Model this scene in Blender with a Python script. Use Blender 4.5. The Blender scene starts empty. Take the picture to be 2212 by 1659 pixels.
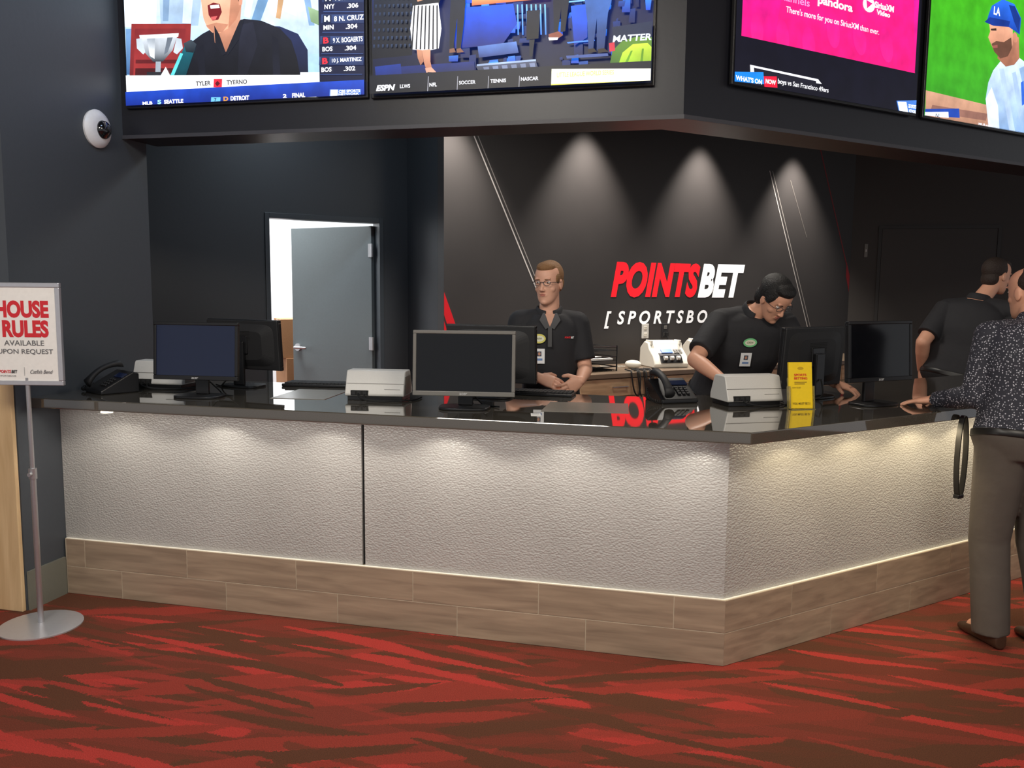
import bpy, bmesh, math, random
from mathutils import Vector, Matrix, Euler
from mathutils.bvhtree import BVHTree
random.seed(7)
V=Vector
S=math.sqrt(.5)
sc=bpy.context.scene
col=sc.collection
sc.view_settings.view_transform='Standard'
D2R=math.radians

def lin(c):
    return tuple(((x/255)/12.92 if x/255<=.04045 else ((x/255+.055)/1.055)**2.4) for x in c)

# ------------------------------------------------------------------ materials
MATS={}
def mat(name,rgb,rough=.5,metal=0,bump=0,scale=60,var=.06,emit=0,ergb=None,spec=.5,coat=0,trans=0):
    if name in MATS: return MATS[name]
    m=bpy.data.materials.new(name); m.use_nodes=True; nt=m.node_tree; N=nt.nodes; L=nt.links
    b=N["Principled BSDF"]; c=lin(rgb)
    b.inputs["Roughness"].default_value=rough; b.inputs["Metallic"].default_value=metal
    b.inputs["Specular IOR Level"].default_value=spec
    b.inputs["Coat Weight"].default_value=coat
    b.inputs["Transmission Weight"].default_value=trans
    tc=N.new("ShaderNodeTexCoord"); nz=N.new("ShaderNodeTexNoise"); nz.inputs["Scale"].default_value=scale
    nz.inputs["Detail"].default_value=3
    L.new(tc.outputs["Object"],nz.inputs["Vector"])
    mx=N.new("ShaderNodeMix"); mx.data_type='RGBA'
    mx.inputs[6].default_value=(*[x*(1-var) for x in c],1); mx.inputs[7].default_value=(*[min(1,x*(1+var)) for x in c],1)
    L.new(nz.outputs["Fac"],mx.inputs[0]); L.new(mx.outputs[2],b.inputs["Base Color"])
    if bump:
        bp=N.new("ShaderNodeBump"); bp.inputs["Strength"].default_value=bump; bp.inputs["Distance"].default_value=.01
        L.new(nz.outputs["Fac"],bp.inputs["Height"]); L.new(bp.outputs[0],b.inputs["Normal"])
    if emit:
        b.inputs["Emission Color"].default_value=(*lin(ergb or rgb),1); b.inputs["Emission Strength"].default_value=emit
    MATS[name]=m; return m

def colmat(name,emit=0,rough=.45,lit=0):
    if name in MATS: return MATS[name]
    m=bpy.data.materials.new(name); m.use_nodes=True; nt=m.node_tree
    b=nt.nodes["Principled BSDF"]; a=nt.nodes.new("ShaderNodeAttribute"); a.attribute_name="Col"
    b.inputs["Roughness"].default_value=rough
    if emit:
        b.inputs["Base Color"].default_value=(.005,.005,.006,1)
        tc=nt.nodes.new("ShaderNodeTexCoord"); nz=nt.nodes.new("ShaderNodeTexNoise"); nz.inputs["Scale"].default_value=9; nz.inputs["Detail"].default_value=6
        nt.links.new(tc.outputs["Object"],nz.inputs["Vector"])
        mr=nt.nodes.new("ShaderNodeMapRange"); mr.inputs[1].default_value=.3; mr.inputs[2].default_value=.7; mr.inputs[3].default_value=.78; mr.inputs[4].default_value=1.18
        nt.links.new(nz.outputs["Fac"],mr.inputs[0])
        sl=nt.nodes.new("ShaderNodeVectorMath"); sl.operation='SCALE'; nt.links.new(a.outputs["Color"],sl.inputs[0]); nt.links.new(mr.outputs[0],sl.inputs["Scale"])
        nt.links.new(sl.outputs[0],b.inputs["Emission Color"]); b.inputs["Emission Strength"].default_value=emit
    else:
        nt.links.new(a.outputs["Color"],b.inputs["Base Color"])
        if lit: nt.links.new(a.outputs["Color"],b.inputs["Emission Color"]); b.inputs["Emission Strength"].default_value=lit
    MATS[name]=m; return m

def nodes(name):
    m=bpy.data.materials.new(name); m.use_nodes=True; MATS[name]=m
    return m,m.node_tree.nodes,m.node_tree.links,m.node_tree.nodes["Principled BSDF"]
def ramp(N,stops,interp='CONSTANT'):
    r=N.new("ShaderNodeValToRGB"); r.color_ramp.interpolation=interp
    e=r.color_ramp.elements
    while len(e)<len(stops): e.new(.5)
    for i,(p,c) in enumerate(stops): e[i].position=p; e[i].color=(*c,1)
    return r
def soft(stops,w=.03):
    # turn hard colour steps into narrow blends
    out=[stops[0]]
    for i in range(1,len(stops)):
        out.append((stops[i][0]-w,stops[i-1][1])); out.append((stops[i][0]+w,stops[i][1]))
    return out

def carpet_mat():
    m,N,L,b=nodes("patterned_carpet")
    tc=N.new("ShaderNodeTexCoord")
    jn=N.new("ShaderNodeTexNoise"); jn.inputs["Scale"].default_value=110; L.new(tc.outputs["Object"],jn.inputs["Vector"])
    js=N.new("ShaderNodeVectorMath"); js.operation='SCALE'; js.inputs["Scale"].default_value=.03; L.new(jn.outputs["Color"],js.inputs[0])
    ja=N.new("ShaderNodeVectorMath"); ja.operation='ADD'; L.new(tc.outputs["Object"],ja.inputs[0]); L.new(js.outputs[0],ja.inputs[1])
    def layer(rot,sx,sy,off):
        mp=N.new("ShaderNodeMapping"); mp.inputs["Rotation"].default_value=(0,0,D2R(rot)); mp.inputs["Location"].default_value=(off,off*.7,0)
        L.new(ja.outputs[0],mp.inputs[0])
        ms=N.new("ShaderNodeMapping"); ms.inputs["Scale"].default_value=(sx,sy,0); L.new(mp.outputs[0],ms.inputs[0])
        v=N.new("ShaderNodeTexVoronoi"); v.voronoi_dimensions='2D'; v.feature='SMOOTH_F1'; v.inputs["Scale"].default_value=1; v.inputs["Randomness"].default_value=1; v.inputs["Smoothness"].default_value=.16
        L.new(ms.outputs[0],v.inputs["Vector"])
        s=N.new("ShaderNodeSeparateColor"); L.new(v.outputs["Color"],s.inputs[0]); return s
    dk=lin((86,50,32)); md=lin((104,48,33)); m2=lin((116,49,36)); rd=lin((164,52,44)); r2=lin((136,50,38))
    a=layer(0,1.7,17,0); c=layer(-24,1.6,15,3.3); e=layer(10,1.8,21,8.1)
    r1=ramp(N,soft([(0,dk),(.28,md),(.6,m2),(.85,rd)]),'LINEAR'); L.new(a.outputs[0],r1.inputs[0])
    rr=ramp(N,soft([(0,dk),(.45,md),(.80,r2)]),'LINEAR'); L.new(c.outputs[1],rr.inputs[0])
    W1=(1,1,1); W0=(0,0,0)
    k=ramp(N,soft([(0,W1),(.22,W0),(.82,W1)]),'LINEAR'); L.new(c.outputs[1],k.inputs[0])
    mx=N.new("ShaderNodeMix"); mx.data_type='RGBA'; L.new(k.outputs[0],mx.inputs[0]); L.new(r1.outputs[0],mx.inputs[6]); L.new(rr.outputs[0],mx.inputs[7])
    k2=ramp(N,soft([(0,W1),(.12,W0),(.91,W1)],.02),'LINEAR'); L.new(e.outputs[2],k2.inputs[0])
    r3=ramp(N,[(0,dk),(.5,rd)]); L.new(e.outputs[2],r3.inputs[0])
    my=N.new("ShaderNodeMix"); my.data_type='RGBA'; L.new(k2.outputs[0],my.inputs[0]); L.new(mx.outputs[2],my.inputs[6]); L.new(r3.outputs[0],my.inputs[7])
    nz=N.new("ShaderNodeTexNoise"); nz.inputs["Scale"].default_value=260; L.new(tc.outputs["Object"],nz.inputs["Vector"])
    rz=ramp(N,[(0.3,(.70,.70,.70)),(.7,(1.28,1.28,1.28))],'LINEAR'); L.new(nz.outputs["Fac"],rz.inputs[0])
    mu=N.new("ShaderNodeMix"); mu.data_type='RGBA'; mu.blend_type='MULTIPLY'; mu.inputs[0].default_value=1
    L.new(my.outputs[2],mu.inputs[6]); L.new(rz.outputs[0],mu.inputs[7]); L.new(mu.outputs[2],b.inputs["Base Color"])
    b.inputs["Roughness"].default_value=.95; b.inputs["Specular IOR Level"].default_value=.25
    bp=N.new("ShaderNodeBump"); bp.inputs["Strength"].default_value=.5; bp.inputs["Distance"].default_value=.004
    L.new(nz.outputs["Fac"],bp.inputs["Height"]); L.new(bp.outputs[0],b.inputs["Normal"])
    return m
def panel_mat():
    m,N,L,b=nodes("embossed_leather_panel")
    tc=N.new("ShaderNodeTexCoord")
    mp=N.new("ShaderNodeMapping"); mp.inputs["Scale"].default_value=(1,1,1.5); L.new(tc.outputs["Object"],mp.inputs[0])
    v=N.new("ShaderNodeTexVoronoi"); v.feature='F1'; v.inputs["Scale"].default_value=80; L.new(mp.outputs[0],v.inputs["Vector"])
    n=N.new("ShaderNodeTexNoise"); n.inputs["Scale"].default_value=3; L.new(tc.outputs["Object"],n.inputs["Vector"])
    r=ramp(N,[(.3,lin((174,172,168))),(.7,lin((181,179,175)))],'LINEAR'); L.new(n.outputs["Fac"],r.inputs[0]); L.new(r.outputs[0],b.inputs["Base Color"])
    b.inputs["Roughness"].default_value=.36; b.inputs["Metallic"].default_value=.15
    bp=N.new("ShaderNodeBump"); bp.invert=True; bp.inputs["Strength"].default_value=.6; bp.inputs["Distance"].default_value=.004
    L.new(v.outputs["Distance"],bp.inputs["Height"]); L.new(bp.outputs[0],b.inputs["Normal"])
    return m
def wood_mat(name,c1,c2,sc_=(1.2,14,14),rough=.45,bump=.12,isl=.12):
    m,N,L,b=nodes(name)
    tc=N.new("ShaderNodeTexCoord"); geo=N.new("ShaderNodeNewGeometry")
    ad=N.new("ShaderNodeVectorMath"); ad.operation='ADD'
    sl=N.new("ShaderNodeVectorMath"); sl.operation='SCALE'; sl.inputs["Scale"].default_value=13
    L.new(geo.outputs["Random Per Island"],sl.inputs[0]); L.new(tc.outputs["Object"],ad.inputs[0]); L.new(sl.outputs[0],ad.inputs[1])
    mp=N.new("ShaderNodeMapping"); mp.inputs["Scale"].default_value=sc_; L.new(ad.outputs[0],mp.inputs[0])
    n=N.new("ShaderNodeTexNoise"); n.inputs["Scale"].default_value=2.2; n.inputs["Detail"].default_value=7; n.inputs["Distortion"].default_value=.5
    L.new(mp.outputs[0],n.inputs["Vector"])
    r=ramp(N,[(.32,lin(c1)),(.68,lin(c2))],'LINEAR'); L.new(n.outputs["Fac"],r.inputs[0])
    hs=N.new("ShaderNodeHueSaturation"); ma=N.new("ShaderNodeMapRange"); ma.inputs[3].default_value=1-isl; ma.inputs[4].default_value=1+isl
    L.new(geo.outputs["Random Per Island"],ma.inputs[0]); L.new(ma.outputs[0],hs.inputs["Value"]); L.new(r.outputs[0],hs.inputs["Color"])
    L.new(hs.outputs[0],b.inputs["Base Color"]); b.inputs["Roughness"].default_value=rough
    bp=N.new("ShaderNodeBump"); bp.inputs["Strength"].default_value=bump; bp.inputs["Distance"].default_value=.003
    L.new(n.outputs["Fac"],bp.inputs["Height"]); L.new(bp.outputs[0],b.inputs["Normal"])
    return m
def dots_mat():
    m,N,L,b=nodes("patterned_shirt_cloth")
    tc=N.new("ShaderNodeTexCoord"); v=N.new("ShaderNodeTexVoronoi"); v.inputs["Scale"].default_value=100; v.inputs["Randomness"].default_value=.75
    L.new(tc.outputs["Object"],v.inputs["Vector"])
    r=ramp(N,[(0,lin((200,200,210))),(.34,lin((42,44,54)))],'LINEAR'); L.new(v.outputs["Distance"],r.inputs[0])
    r.color_ramp.elements[0].position=.20
    L.new(r.outputs[0],b.inputs["Base Color"]); b.inputs["Roughness"].default_value=.8; return m

CARPET=carpet_mat(); PANEL=panel_mat()
TILE=wood_mat("wood_look_tile",(134,116,98),(164,144,122),isl=.07)
TILER=wood_mat("wood_look_tile_angled",(134,116,98),(164,144,122),(2.5,2.5,14),isl=.07)
PALEWOOD=wood_mat("pale_wood",(196,164,120),(220,190,146),(9,9,.8),rough=.4)
CABWOOD=wood_mat("cabinet_wood",(146,120,92),(178,150,118),(2,2,12))
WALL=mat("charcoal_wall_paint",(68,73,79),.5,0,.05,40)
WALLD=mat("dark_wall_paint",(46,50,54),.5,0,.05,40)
LOGOW=mat("black_wall_graphic",(52,49,48),.5,0,0,3,.12)
WHITEW=mat("white_room_paint",(235,238,240),.7,0,.02,40)
TOP=mat("dark_polished_quartz",(84,79,70),.03,0,0,350,.35,spec=.9,coat=1.0)
BLK=mat("black_plastic",(22,22,24),.35,0,.05,200)
BLKM=mat("matte_black_plastic",(30,30,32),.6,0,.05,200)
GRYP=mat("grey_plastic",(112,110,105),.4,0,.05,200)
WHP=mat("off_white_plastic",(205,203,198),.45,0,.03,200)
WHP2=mat("beige_white_plastic",(222,218,206),.4,0,.03,200)
SILV=mat("brushed_silver",(190,190,192),.35,.85,.03,90)
SCRN=mat("dark_lcd_screen",(10,11,15),.12,0,0,20,spec=.5)
SCRB=mat("blue_black_lcd_screen",(22,30,52),.15,0,0,20,emit=.04,ergb=(40,60,120))
RUBB=mat("black_rubber",(12,12,12),.7)
CARD=mat("brown_cardboard",(160,116,78),.85,0,.1,80)
YEL=mat("yellow_print",(246,208,16),.4)
GREYD=mat("grey_door_paint",(104,113,115),.5,0,.03,60)
ALU=mat("silver_frame",(200,200,205),.3,.6)
MATT=mat("clear_counter_mat",(132,128,120),.25,0,0,60)
SCREENM=colmat("lit_screen_picture",1.65)
PRINT=colmat("printed_ink",0)
SIGNLET=colmat("glowing_sign_print",0,.4,.45)  # emission added so the printed letters look lit
PAPER=mat("white_paper",(238,236,232),.7)

# ------------------------------------------------------------------ object helpers
def root(name,label,cat,loc=(0,0,0),rz=0,group=None,kind=None):
    o=bpy.data.objects.new(name,None); o.empty_display_size=.05; o.location=loc; o.rotation_euler=(0,0,D2R(rz)); col.objects.link(o)
    if kind: o["kind"]=kind
    else:
        o["label"]=label; o["category"]=cat
    if group: o["group"]=group
    return o
def tag(o,label,cat,group=None):
    o["label"]=label; o["category"]=cat
    if group: o["group"]=group
    return o
def frame_from(d):
    d=V(d).normalized(); a=V((0,0,1)) if abs(d.z)<.9 else V((1,0,0))
    x=d.cross(a).normalized(); y=x.cross(d).normalized(); return x,y
class B:
    def __init__(s): s.bm=bmesh.new(); s.mi=0; s.sm=False
    def face(s,vs):
        try:
            f=s.bm.faces.new(vs); f.material_index=s.mi; f.smooth=s.sm
        except ValueError: pass
    def box(s,x0,y0,z0,x1,y1,z1,M=None):
        p=[V((x,y,z)) for z in(z0,z1) for y in(y0,y1) for x in(x0,x1)]
        if M: p=[M@q for q in p]
        v=[s.bm.verts.new(q) for q in p]
        for f in((0,2,3,1),(4,5,7,6),(0,1,5,4),(2,6,7,3),(0,4,6,2),(1,3,7,5)): s.face([v[i] for i in f])
        return s
    def loft(s,rings,n=16,p=2.0,cap=True,closed=False):
        R=[]
        for c,ux,uy in rings:
            r=[]
            for i in range(n):
                a=2*math.pi*i/n; ca,sa=math.cos(a),math.sin(a)
                ca=math.copysign(abs(ca)**(2/p),ca); sa=math.copysign(abs(sa)**(2/p),sa)
                r.append(s.bm.verts.new(V(c)+V(ux)*ca+V(uy)*sa))
            R.append(r)
        m=len(R)
        for k in range(m if closed else m-1):
            A,C=R[k],R[(k+1)%m]
            for i in range(n): s.face([A[i],A[(i+1)%n],C[(i+1)%n],C[i]])
        if cap and not closed: s.face(R[0][::-1]); s.face(R[-1])
        return s
    def cyl(s,a,b,r,r2=None,n=24):
        a,b=V(a),V(b); x,y=frame_from(b-a); r2=r if r2 is None else r2
        return s.loft([(a,x*r,y*r),(b,x*r2,y*r2)],n)
    def cap(s,a,b,ra,rb,n=24):
        a,b=V(a),V(b); d=(b-a); d=d.normalized() if d.length>1e-6 else V((0,0,1)); x,y=frame_from(d); rg=[]
        for k in range(7):
            t=math.pi/2*(1-k/6)*.97; rg.append((a-d*ra*math.sin(t),x*ra*math.cos(t),y*ra*math.cos(t)))
        for k in range(7):
            t=math.pi/2*(k/6)*.97; rg.append((b+d*rb*math.sin(t),x*rb*math.cos(t),y*rb*math.cos(t)))
        return s.loft(rg,n)
    def ell(s,c,r,M=None,n=24,k=16):
        c=V(c); rg=[]
        X,Y,Z=V((r[0],0,0)),V((0,r[1],0)),V((0,0,r[2]))
        if M: c=M@c; M3=M.to_3x3(); X,Y,Z=M3@X,M3@Y,M3@Z
        for i in range(k+1):
            t=-math.pi/2*.98+math.pi*.98*i/k
            rg.append((c+Z*math.sin(t),X*math.cos(t),Y*math.cos(t)))
        return s.loft(rg,n)
    def tube(s,pts,r,n=8,sub=6):
        P=[V(p) for p in pts]; Q=[]
        for i in range(len(P)-1):
            p0=P[max(i-1,0)];p1=P[i];p2=P[i+1];p3=P[min(i+2,len(P)-1)]
            for k in range(sub):
                t=k/sub; Q.append(.5*((2*p1)+(p2-p0)*t+(2*p0-5*p1+4*p2-p3)*t*t+(3*p1-p0-3*p2+p3)*t**3))
        Q.append(P[-1]); rg=[]; x=None
        for i,q in enumerate(Q):
            d=(Q[min(i+1,len(Q)-1)]-Q[max(i-1,0)]).normalized()
            if x is None: x,_=frame_from(d)
            x=(x-d*x.dot(d)).normalized(); y=d.cross(x); rg.append((q,x*r,y*r))
        return s.loft(rg,n)
    def prism(s,poly,x0,x1):  # poly (y,z) extruded along x
        a=[s.bm.verts.new((x0,y,z)) for y,z in poly]; b=[s.bm.verts.new((x1,y,z)) for y,z in poly]
        n=len(poly)
        for i in range(n): s.face([a[i],a[(i+1)%n],b[(i+1)%n],b[i]])
        s.face(a[::-1]); s.face(b); return s
    def slab(s,poly,z0,z1):   # poly (x,y)
        a=[s.bm.verts.new((x,y,z0)) for x,y in poly]; b=[s.bm.verts.new((x,y,z1)) for x,y in poly]
        n=len(poly)
        for i in range(n): s.face([a[i],a[(i+1)%n],b[(i+1)%n],b[i]])
        s.face(a[::-1]); s.face(b); return s
    def make(s,name,mats,parent=None,bevel=0,smooth=False,loc=None,rz=0,kind=None,label=None,seg=2):
        bmesh.ops.recalc_face_normals(s.bm,faces=s.bm.faces)
        me=bpy.data.meshes.new(name); s.bm.to_mesh(me); s.bm.free()
        if not isinstance(mats,(list,tuple)): mats=[mats]
        for m in mats: me.materials.append(m)
        if smooth:
            me.polygons.foreach_set("use_smooth",[True]*len(me.polygons))
            if smooth!='all':
                me.set_sharp_from_angle(angle=D2R(40))
        o=bpy.data.objects.new(name,me); col.objects.link(o)
        if parent: o.parent=parent
        if loc is not None: o.location=loc
        if rz: o.rotation_euler=(0,0,D2R(rz))
        if bevel:
            md=o.modifiers.new("bevel",'BEVEL'); md.width=bevel; md.segments=seg; md.limit_method='ANGLE'
        if kind: o["kind"]=kind
        if label: o["label"]=label
        return o
RM=Matrix.Rotation(D2R(45),4,'Z')   # frame of the wing that turns back at 45 degrees

# text geometry
_tc={}
def textgeo(st,bold=0,shear=0):
    k=(st,bold,shear)
    if k in _tc: return _tc[k]
    c=bpy.data.curves.new("t","FONT"); c.body=st; c.size=1; c.offset=bold; c.shear=shear; c.resolution_u=4
    if bold>.05: c.space_character=1.06
    o=bpy.data.objects.new("t",c); col.objects.link(o)
    dg=bpy.context.evaluated_depsgraph_get(); me=bpy.data.meshes.new_from_object(o.evaluated_get(dg))
    vs=[(v.co.x,v.co.y) for v in me.vertices]; fs=[tuple(p.vertices) for p in me.polygons]
    bpy.data.objects.remove(o); bpy.data.curves.remove(c); bpy.data.meshes.remove(me)
    if not vs: vs=[(0,0)]
    x0=min(v[0] for v in vs);x1=max(v[0] for v in vs);y0=min(v[1] for v in vs);y1=max(v[1] for v in vs)
    vs=[((x-x0)/max(x1-x0,1e-6),(y-y0)/max(y1-y0,1e-6)) for x,y in vs]
    _tc[k]=(vs,fs); return _tc[k]
class Flat:   # coloured flat artwork in local XZ, facing -Y
    def __init__(s,eps=.0004): s.v=[];s.f=[];s.c=[];s.k=0;s.e=eps
    def poly(s,pts,c,c2=None):
        b=len(s.v); s.k+=1
        zs=[p[1] for p in pts]; z0,z1=min(zs),max(zs)
        for p in pts: s.v.append((p[0],-s.k*s.e,p[1]))
        s.f.append(tuple(range(b,b+len(pts))))
        A=lin(c); C=lin(c2) if c2 else A
        s.c.append([tuple(A[i]+(C[i]-A[i])*((p[1]-z0)/max(z1-z0,1e-6)) for i in range(3)) for p in pts]); return s
    def rect(s,x0,z0,x1,z1,c,c2=None): return s.poly([(x0,z0),(x1,z0),(x1,z1),(x0,z1)],c,c2)
    def oval(s,cx,cz,rx,rz,c,c2=None,n=24): return s.poly([(cx+rx*math.cos(2*math.pi*i/n),cz+rz*math.sin(2*math.pi*i/n)) for i in range(n)],c,c2)
    def text(s,st,x0,z0,x1,z1,c,bold=0,shear=0,zx=None):
        vs,fs=textgeo(st,bold,shear); b=len(s.v); s.k+=1; A=lin(c)
        for x,y in vs:
            px=x0+(x1-x0)*x; zz=z0+(z1-z0)*y
            if zx is not None: zz+=zx*x
            s.v.append((px,-s.k*s.e,zz))
        for f in fs: s.f.append(tuple(i+b for i in f)); s.c.append([A]*len(f))
        return s
    def make(s,name,m,parent=None,loc=(0,0,0),rot=None):
        me=bpy.data.meshes.new(name); me.from_pydata(s.v,[],s.f)
        a=me.color_attributes.new("Col",'FLOAT_COLOR','CORNER'); i=0
        for p,cs in zip(me.polygons,s.c):
            for li,cc in zip(p.loop_indices,cs): a.data[li].color=(*cc,1)
        me.materials.append(m); o=bpy.data.objects.new(name,me); col.objects.link(o)
        if parent: o.parent=parent
        o.location=loc
        if rot: o.rotation_euler=rot
        return o

# ================================================================== SETTING
def RW(t,o): return (S*(t-o),S*(t+o))
B().slab([(-9,-6),(7,-6),(7,9),(-9,9)],-.1,0).make("floor",CARPET,kind="structure")
B().slab([(-6.2,-.26),(-3.4,-.26),(-3.4,.8),(-6.2,.8)],0,3.9).make("wall_left",WALL,kind="structure")
B().slab([(-4.6,-.285),(-3.405,-.285),(-3.405,-.262),(-4.6,-.262)],0,1.3).make("trim_1",PALEWOOD,bevel=.003,kind="structure")
B().slab([(-3.398,-.255),(-3.385,-.255),(-3.385,-.005),(-3.398,-.005)],0,.2).make("baseboard_left",mat("grey_tile",(110,110,100),.4),kind="structure")
OFF=4.0; DOFF=4.75; CH=3.4; T0=.6285; T1=5.86
B().box(T0,OFF,0,T1,OFF+.12,CH).make("wall_back",LOGOW,rz=45,kind="structure")
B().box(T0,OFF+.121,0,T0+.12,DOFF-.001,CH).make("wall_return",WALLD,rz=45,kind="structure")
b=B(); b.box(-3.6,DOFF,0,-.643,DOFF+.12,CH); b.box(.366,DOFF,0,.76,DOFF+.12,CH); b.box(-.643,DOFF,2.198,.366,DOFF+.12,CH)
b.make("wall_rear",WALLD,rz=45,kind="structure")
# door casing
b=B(); b.box(-.675,DOFF-.015,0,-.635,DOFF+.14,2.235); b.box(.35,DOFF-.015,0,.39,DOFF+.14,2.235); b.box(-.635,DOFF-.015,2.19,.35,DOFF+.14,2.235)
b.make("trim_2",mat("dark_door_casing",(50,56,61),.4),rz=45,bevel=.003,kind="structure")
# storeroom
b=B(); b.box(-3.2,7.2,0,1.9,7.3,CH-.01); b.box(-3.2,DOFF+.14,0,-3.1,7.2,CH-.01); b.box(1.8,DOFF+.14,0,1.9,7.2,CH-.01); b.make("wall_storeroom",WHITEW,rz=45,kind="structure")
# right far wall, starts at end of the logo wall
ex,ey=RW(T1,OFF)
B().slab([(ex,ey),(6.6,ey),(6.6,ey+.12),(ex,ey+.12)],0,CH).make("wall_right",mat("right_wall_paint",(54,50,47),.6),kind="structure")
b=B(); b.box(ex+.285,ey-.012,0,ex+.32,ey,2.36); b.box(ex+1.52,ey-.012,0,ex+1.555,ey,2.36); b.box(ex+.32,ey-.012,2.325,ex+1.52,ey,2.36)
b.make("trim_3",mat("black_door_casing",(44,42,40),.5),kind="structure")
B().box(ex+.325,ey-.006,.01,ex+1.515,ey,2.32).make("door_2",mat("dark_flush_door",(54,50,47),.55),kind="structure")
# ceilings
sfL=.60; SB=2.455
cI=lambda o:(-o*math.tan(D2R(22.5))-.03,o)
B().slab([(-3.4,sfL+.3),cI(sfL+.3),RW(6,sfL+.3),(7,5.5),(7,8),(-9,8),(-9,.9),(-3.4,.9)],CH,CH+.08).make("ceiling",mat("dark_ceiling",(40,40,42),.7),kind="structure")
B().slab([(-9,-6),(7,-6),(7,4.5),(-9,4.5)],3.9,4.0).make("ceiling",mat("hall_ceiling",(90,88,86),.8),kind="structure")
SOF=mat("soffit_paint",(29,30,37),.38,0,.04,40)
B().slab([(-3.4,sfL),cI(sfL),RW(4.6,sfL),RW(4.6,sfL+.3),cI(sfL+.3),(-3.4,sfL+.3)],SB,3.9).make("wall_soffit",SOF,kind="structure")
B().slab([(-3.398,sfL-.010),cI(sfL-.010),RW(4.6,sfL-.010),RW(4.6,sfL-.001),cI(sfL-.001),(-3.398,sfL-.001)],SB-.006,SB+.014).make("trim_4",mat("soffit_edge_trim",(62,62,68),.45),kind="structure")

# door leaf
hx,hy=RW(.335,DOFF+.11)
d=B().box(-.97,-.022,.01,0,.022,2.17).make("door_1",GREYD,loc=(hx,hy,0),rz=-15,bevel=.003,kind="structure")
b=B(); b.cyl((-.90,-.022,1.03),(-.90,-.04,1.03),.036); b.cyl((-.90,-.04,1.03),(-.90,-.08,1.03),.012); b.cap((-.90,-.077,1.03),(-.77,-.073,1.03),.013,.011)
b.make("handle",SILV,d,smooth=True,label="satin silver lever handle")
for z in(.25,1.1,1.95):
    b=B(); b.cyl((.012,-.03,z-.06),(.012,-.03,z+.06),.010); b.box(-.035,-.026,z-.06,.012,-.0225,z+.06); b.make("hinge",SILV,d,smooth=True)

# wall graphics (on the logo wall)
g=root("wall_sign","red and white sportsbook lettering with diagonal stripes on black wall","sign",(0,0,0),45)
f=Flat(); f.k=2; f.text("POINTS",2.402,1.540,3.535,1.883,(238,22,36),.055,.28); f.make("red_lettering",SIGNLET,g,(0,OFF-.001,0))
f=Flat(); f.k=2; f.text("BET",3.512,1.540,4.166,1.883,(250,250,250),.055,.28); f.make("white_lettering",SIGNLET,g,(0,OFF-.001,0))
f=Flat(); f.k=2; f.text("[  S P O R T S B O O K  ]",2.33,1.243,4.16,1.411,(235,235,235),.028,.22); f.make("tagline",SIGNLET,g,(0,OFF-.001,0))
def stripe(t0,z0,t1,z1,w,c):
    f=Flat(); f.poly([(t0-w/2,z0),(t0+w/2,z0),(t1+w/2,z1),(t1-w/2,z1)],c); f.make("stripe",PRINT,g,(0,OFF-.001,0))
stripe(1.916,.905,.90,2.93,.013,(200,195,190)); stripe(1.955,.905,.939,2.93,.010,(150,145,140))
stripe(5.31,.905,4.476,2.878,.011,(190,185,180)); stripe(5.355,.905,4.52,2.878,.009,(150,145,140))
stripe(5.795,1.909,5.239,3.2,.016,(130,20,24))
stripe(5.10,2.2,4.80,2.80,.010,(90,86,82))
f=Flat(); f.poly([(T0+.002,1.585),(T0+.002,1.391),(.80,.905),(.90,.905)],(215,24,36)); f.make("stripe",PRINT,g,(0,OFF-.001,0))
f=Flat(); f.poly([(T0+.002,1.34),(T0+.002,1.25),(.745,.905),(.775,.905)],(215,24,36)); f.make("stripe",PRINT,g,(0,OFF-.001,0))
f=Flat(); f.poly([(5.855,1.79),(5.855,1.6),(5.79,1.79),(5.79,1.95)],(150,20,28)); f.make("stripe",PRINT,g,(0,OFF-.001,0))

# ================================================================== COUNTER
ct=root("service_counter","long angled counter with dark glossy top and pale embossed panels","counter")
fr,bk=-.18,.82
tx=lambda o:-o*math.tan(D2R(22.5))
b=B(); b.slab([(-3.398,fr),(tx(fr),fr),RW(3.3,fr),RW(3.3,bk),(tx(bk),bk),(-3.398,bk)],1.02,1.07)
b.make("countertop",TOP,ct,bevel=.004)
b=B(); b.slab([(-3.398,.06),(tx(.06),.06),RW(3.25,.06),RW(3.25,.62),(tx(.62),.62),(-3.398,.62)],0,1.02)
b.make("cabinet_body",mat("dark_laminate",(44,42,40),.5),ct)
b=B(); b.slab([(-3.398,.02),(-1.705,.02),(-1.705,.058),(-3.398,.058)],.3,1.02); b.make("front_panel",PANEL,ct)
b=B(); b.slab([(-1.69,.02),(tx(.02),.02),(tx(.058),.058),(-1.69,.058)],.3,1.02); b.make("front_panel",PANEL,ct)
b=B(); p=[(-tx(.02),.02),(1.865,.02),(1.865,.058),(-tx(.058),.058)]
b.slab([RW(*q) for q in p],.3,1.02); b.make("front_panel",PANEL,ct)
b=B(); p=[(1.88,.02),(3.25,.02),(3.25,.058),(1.88,.058)]
b.slab([RW(*q) for q in p],.3,1.02); b.make("front_panel",PANEL,ct)
b=B(); b.box(-1.705,.035,.3,-1.69,.056,1.02); b.make("seam_strip",RUBB,ct)
b=B(); b.box(1.865,.035,.3,1.88,.056,1.02,RM); b.make("seam_strip",RUBB,ct)
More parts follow.
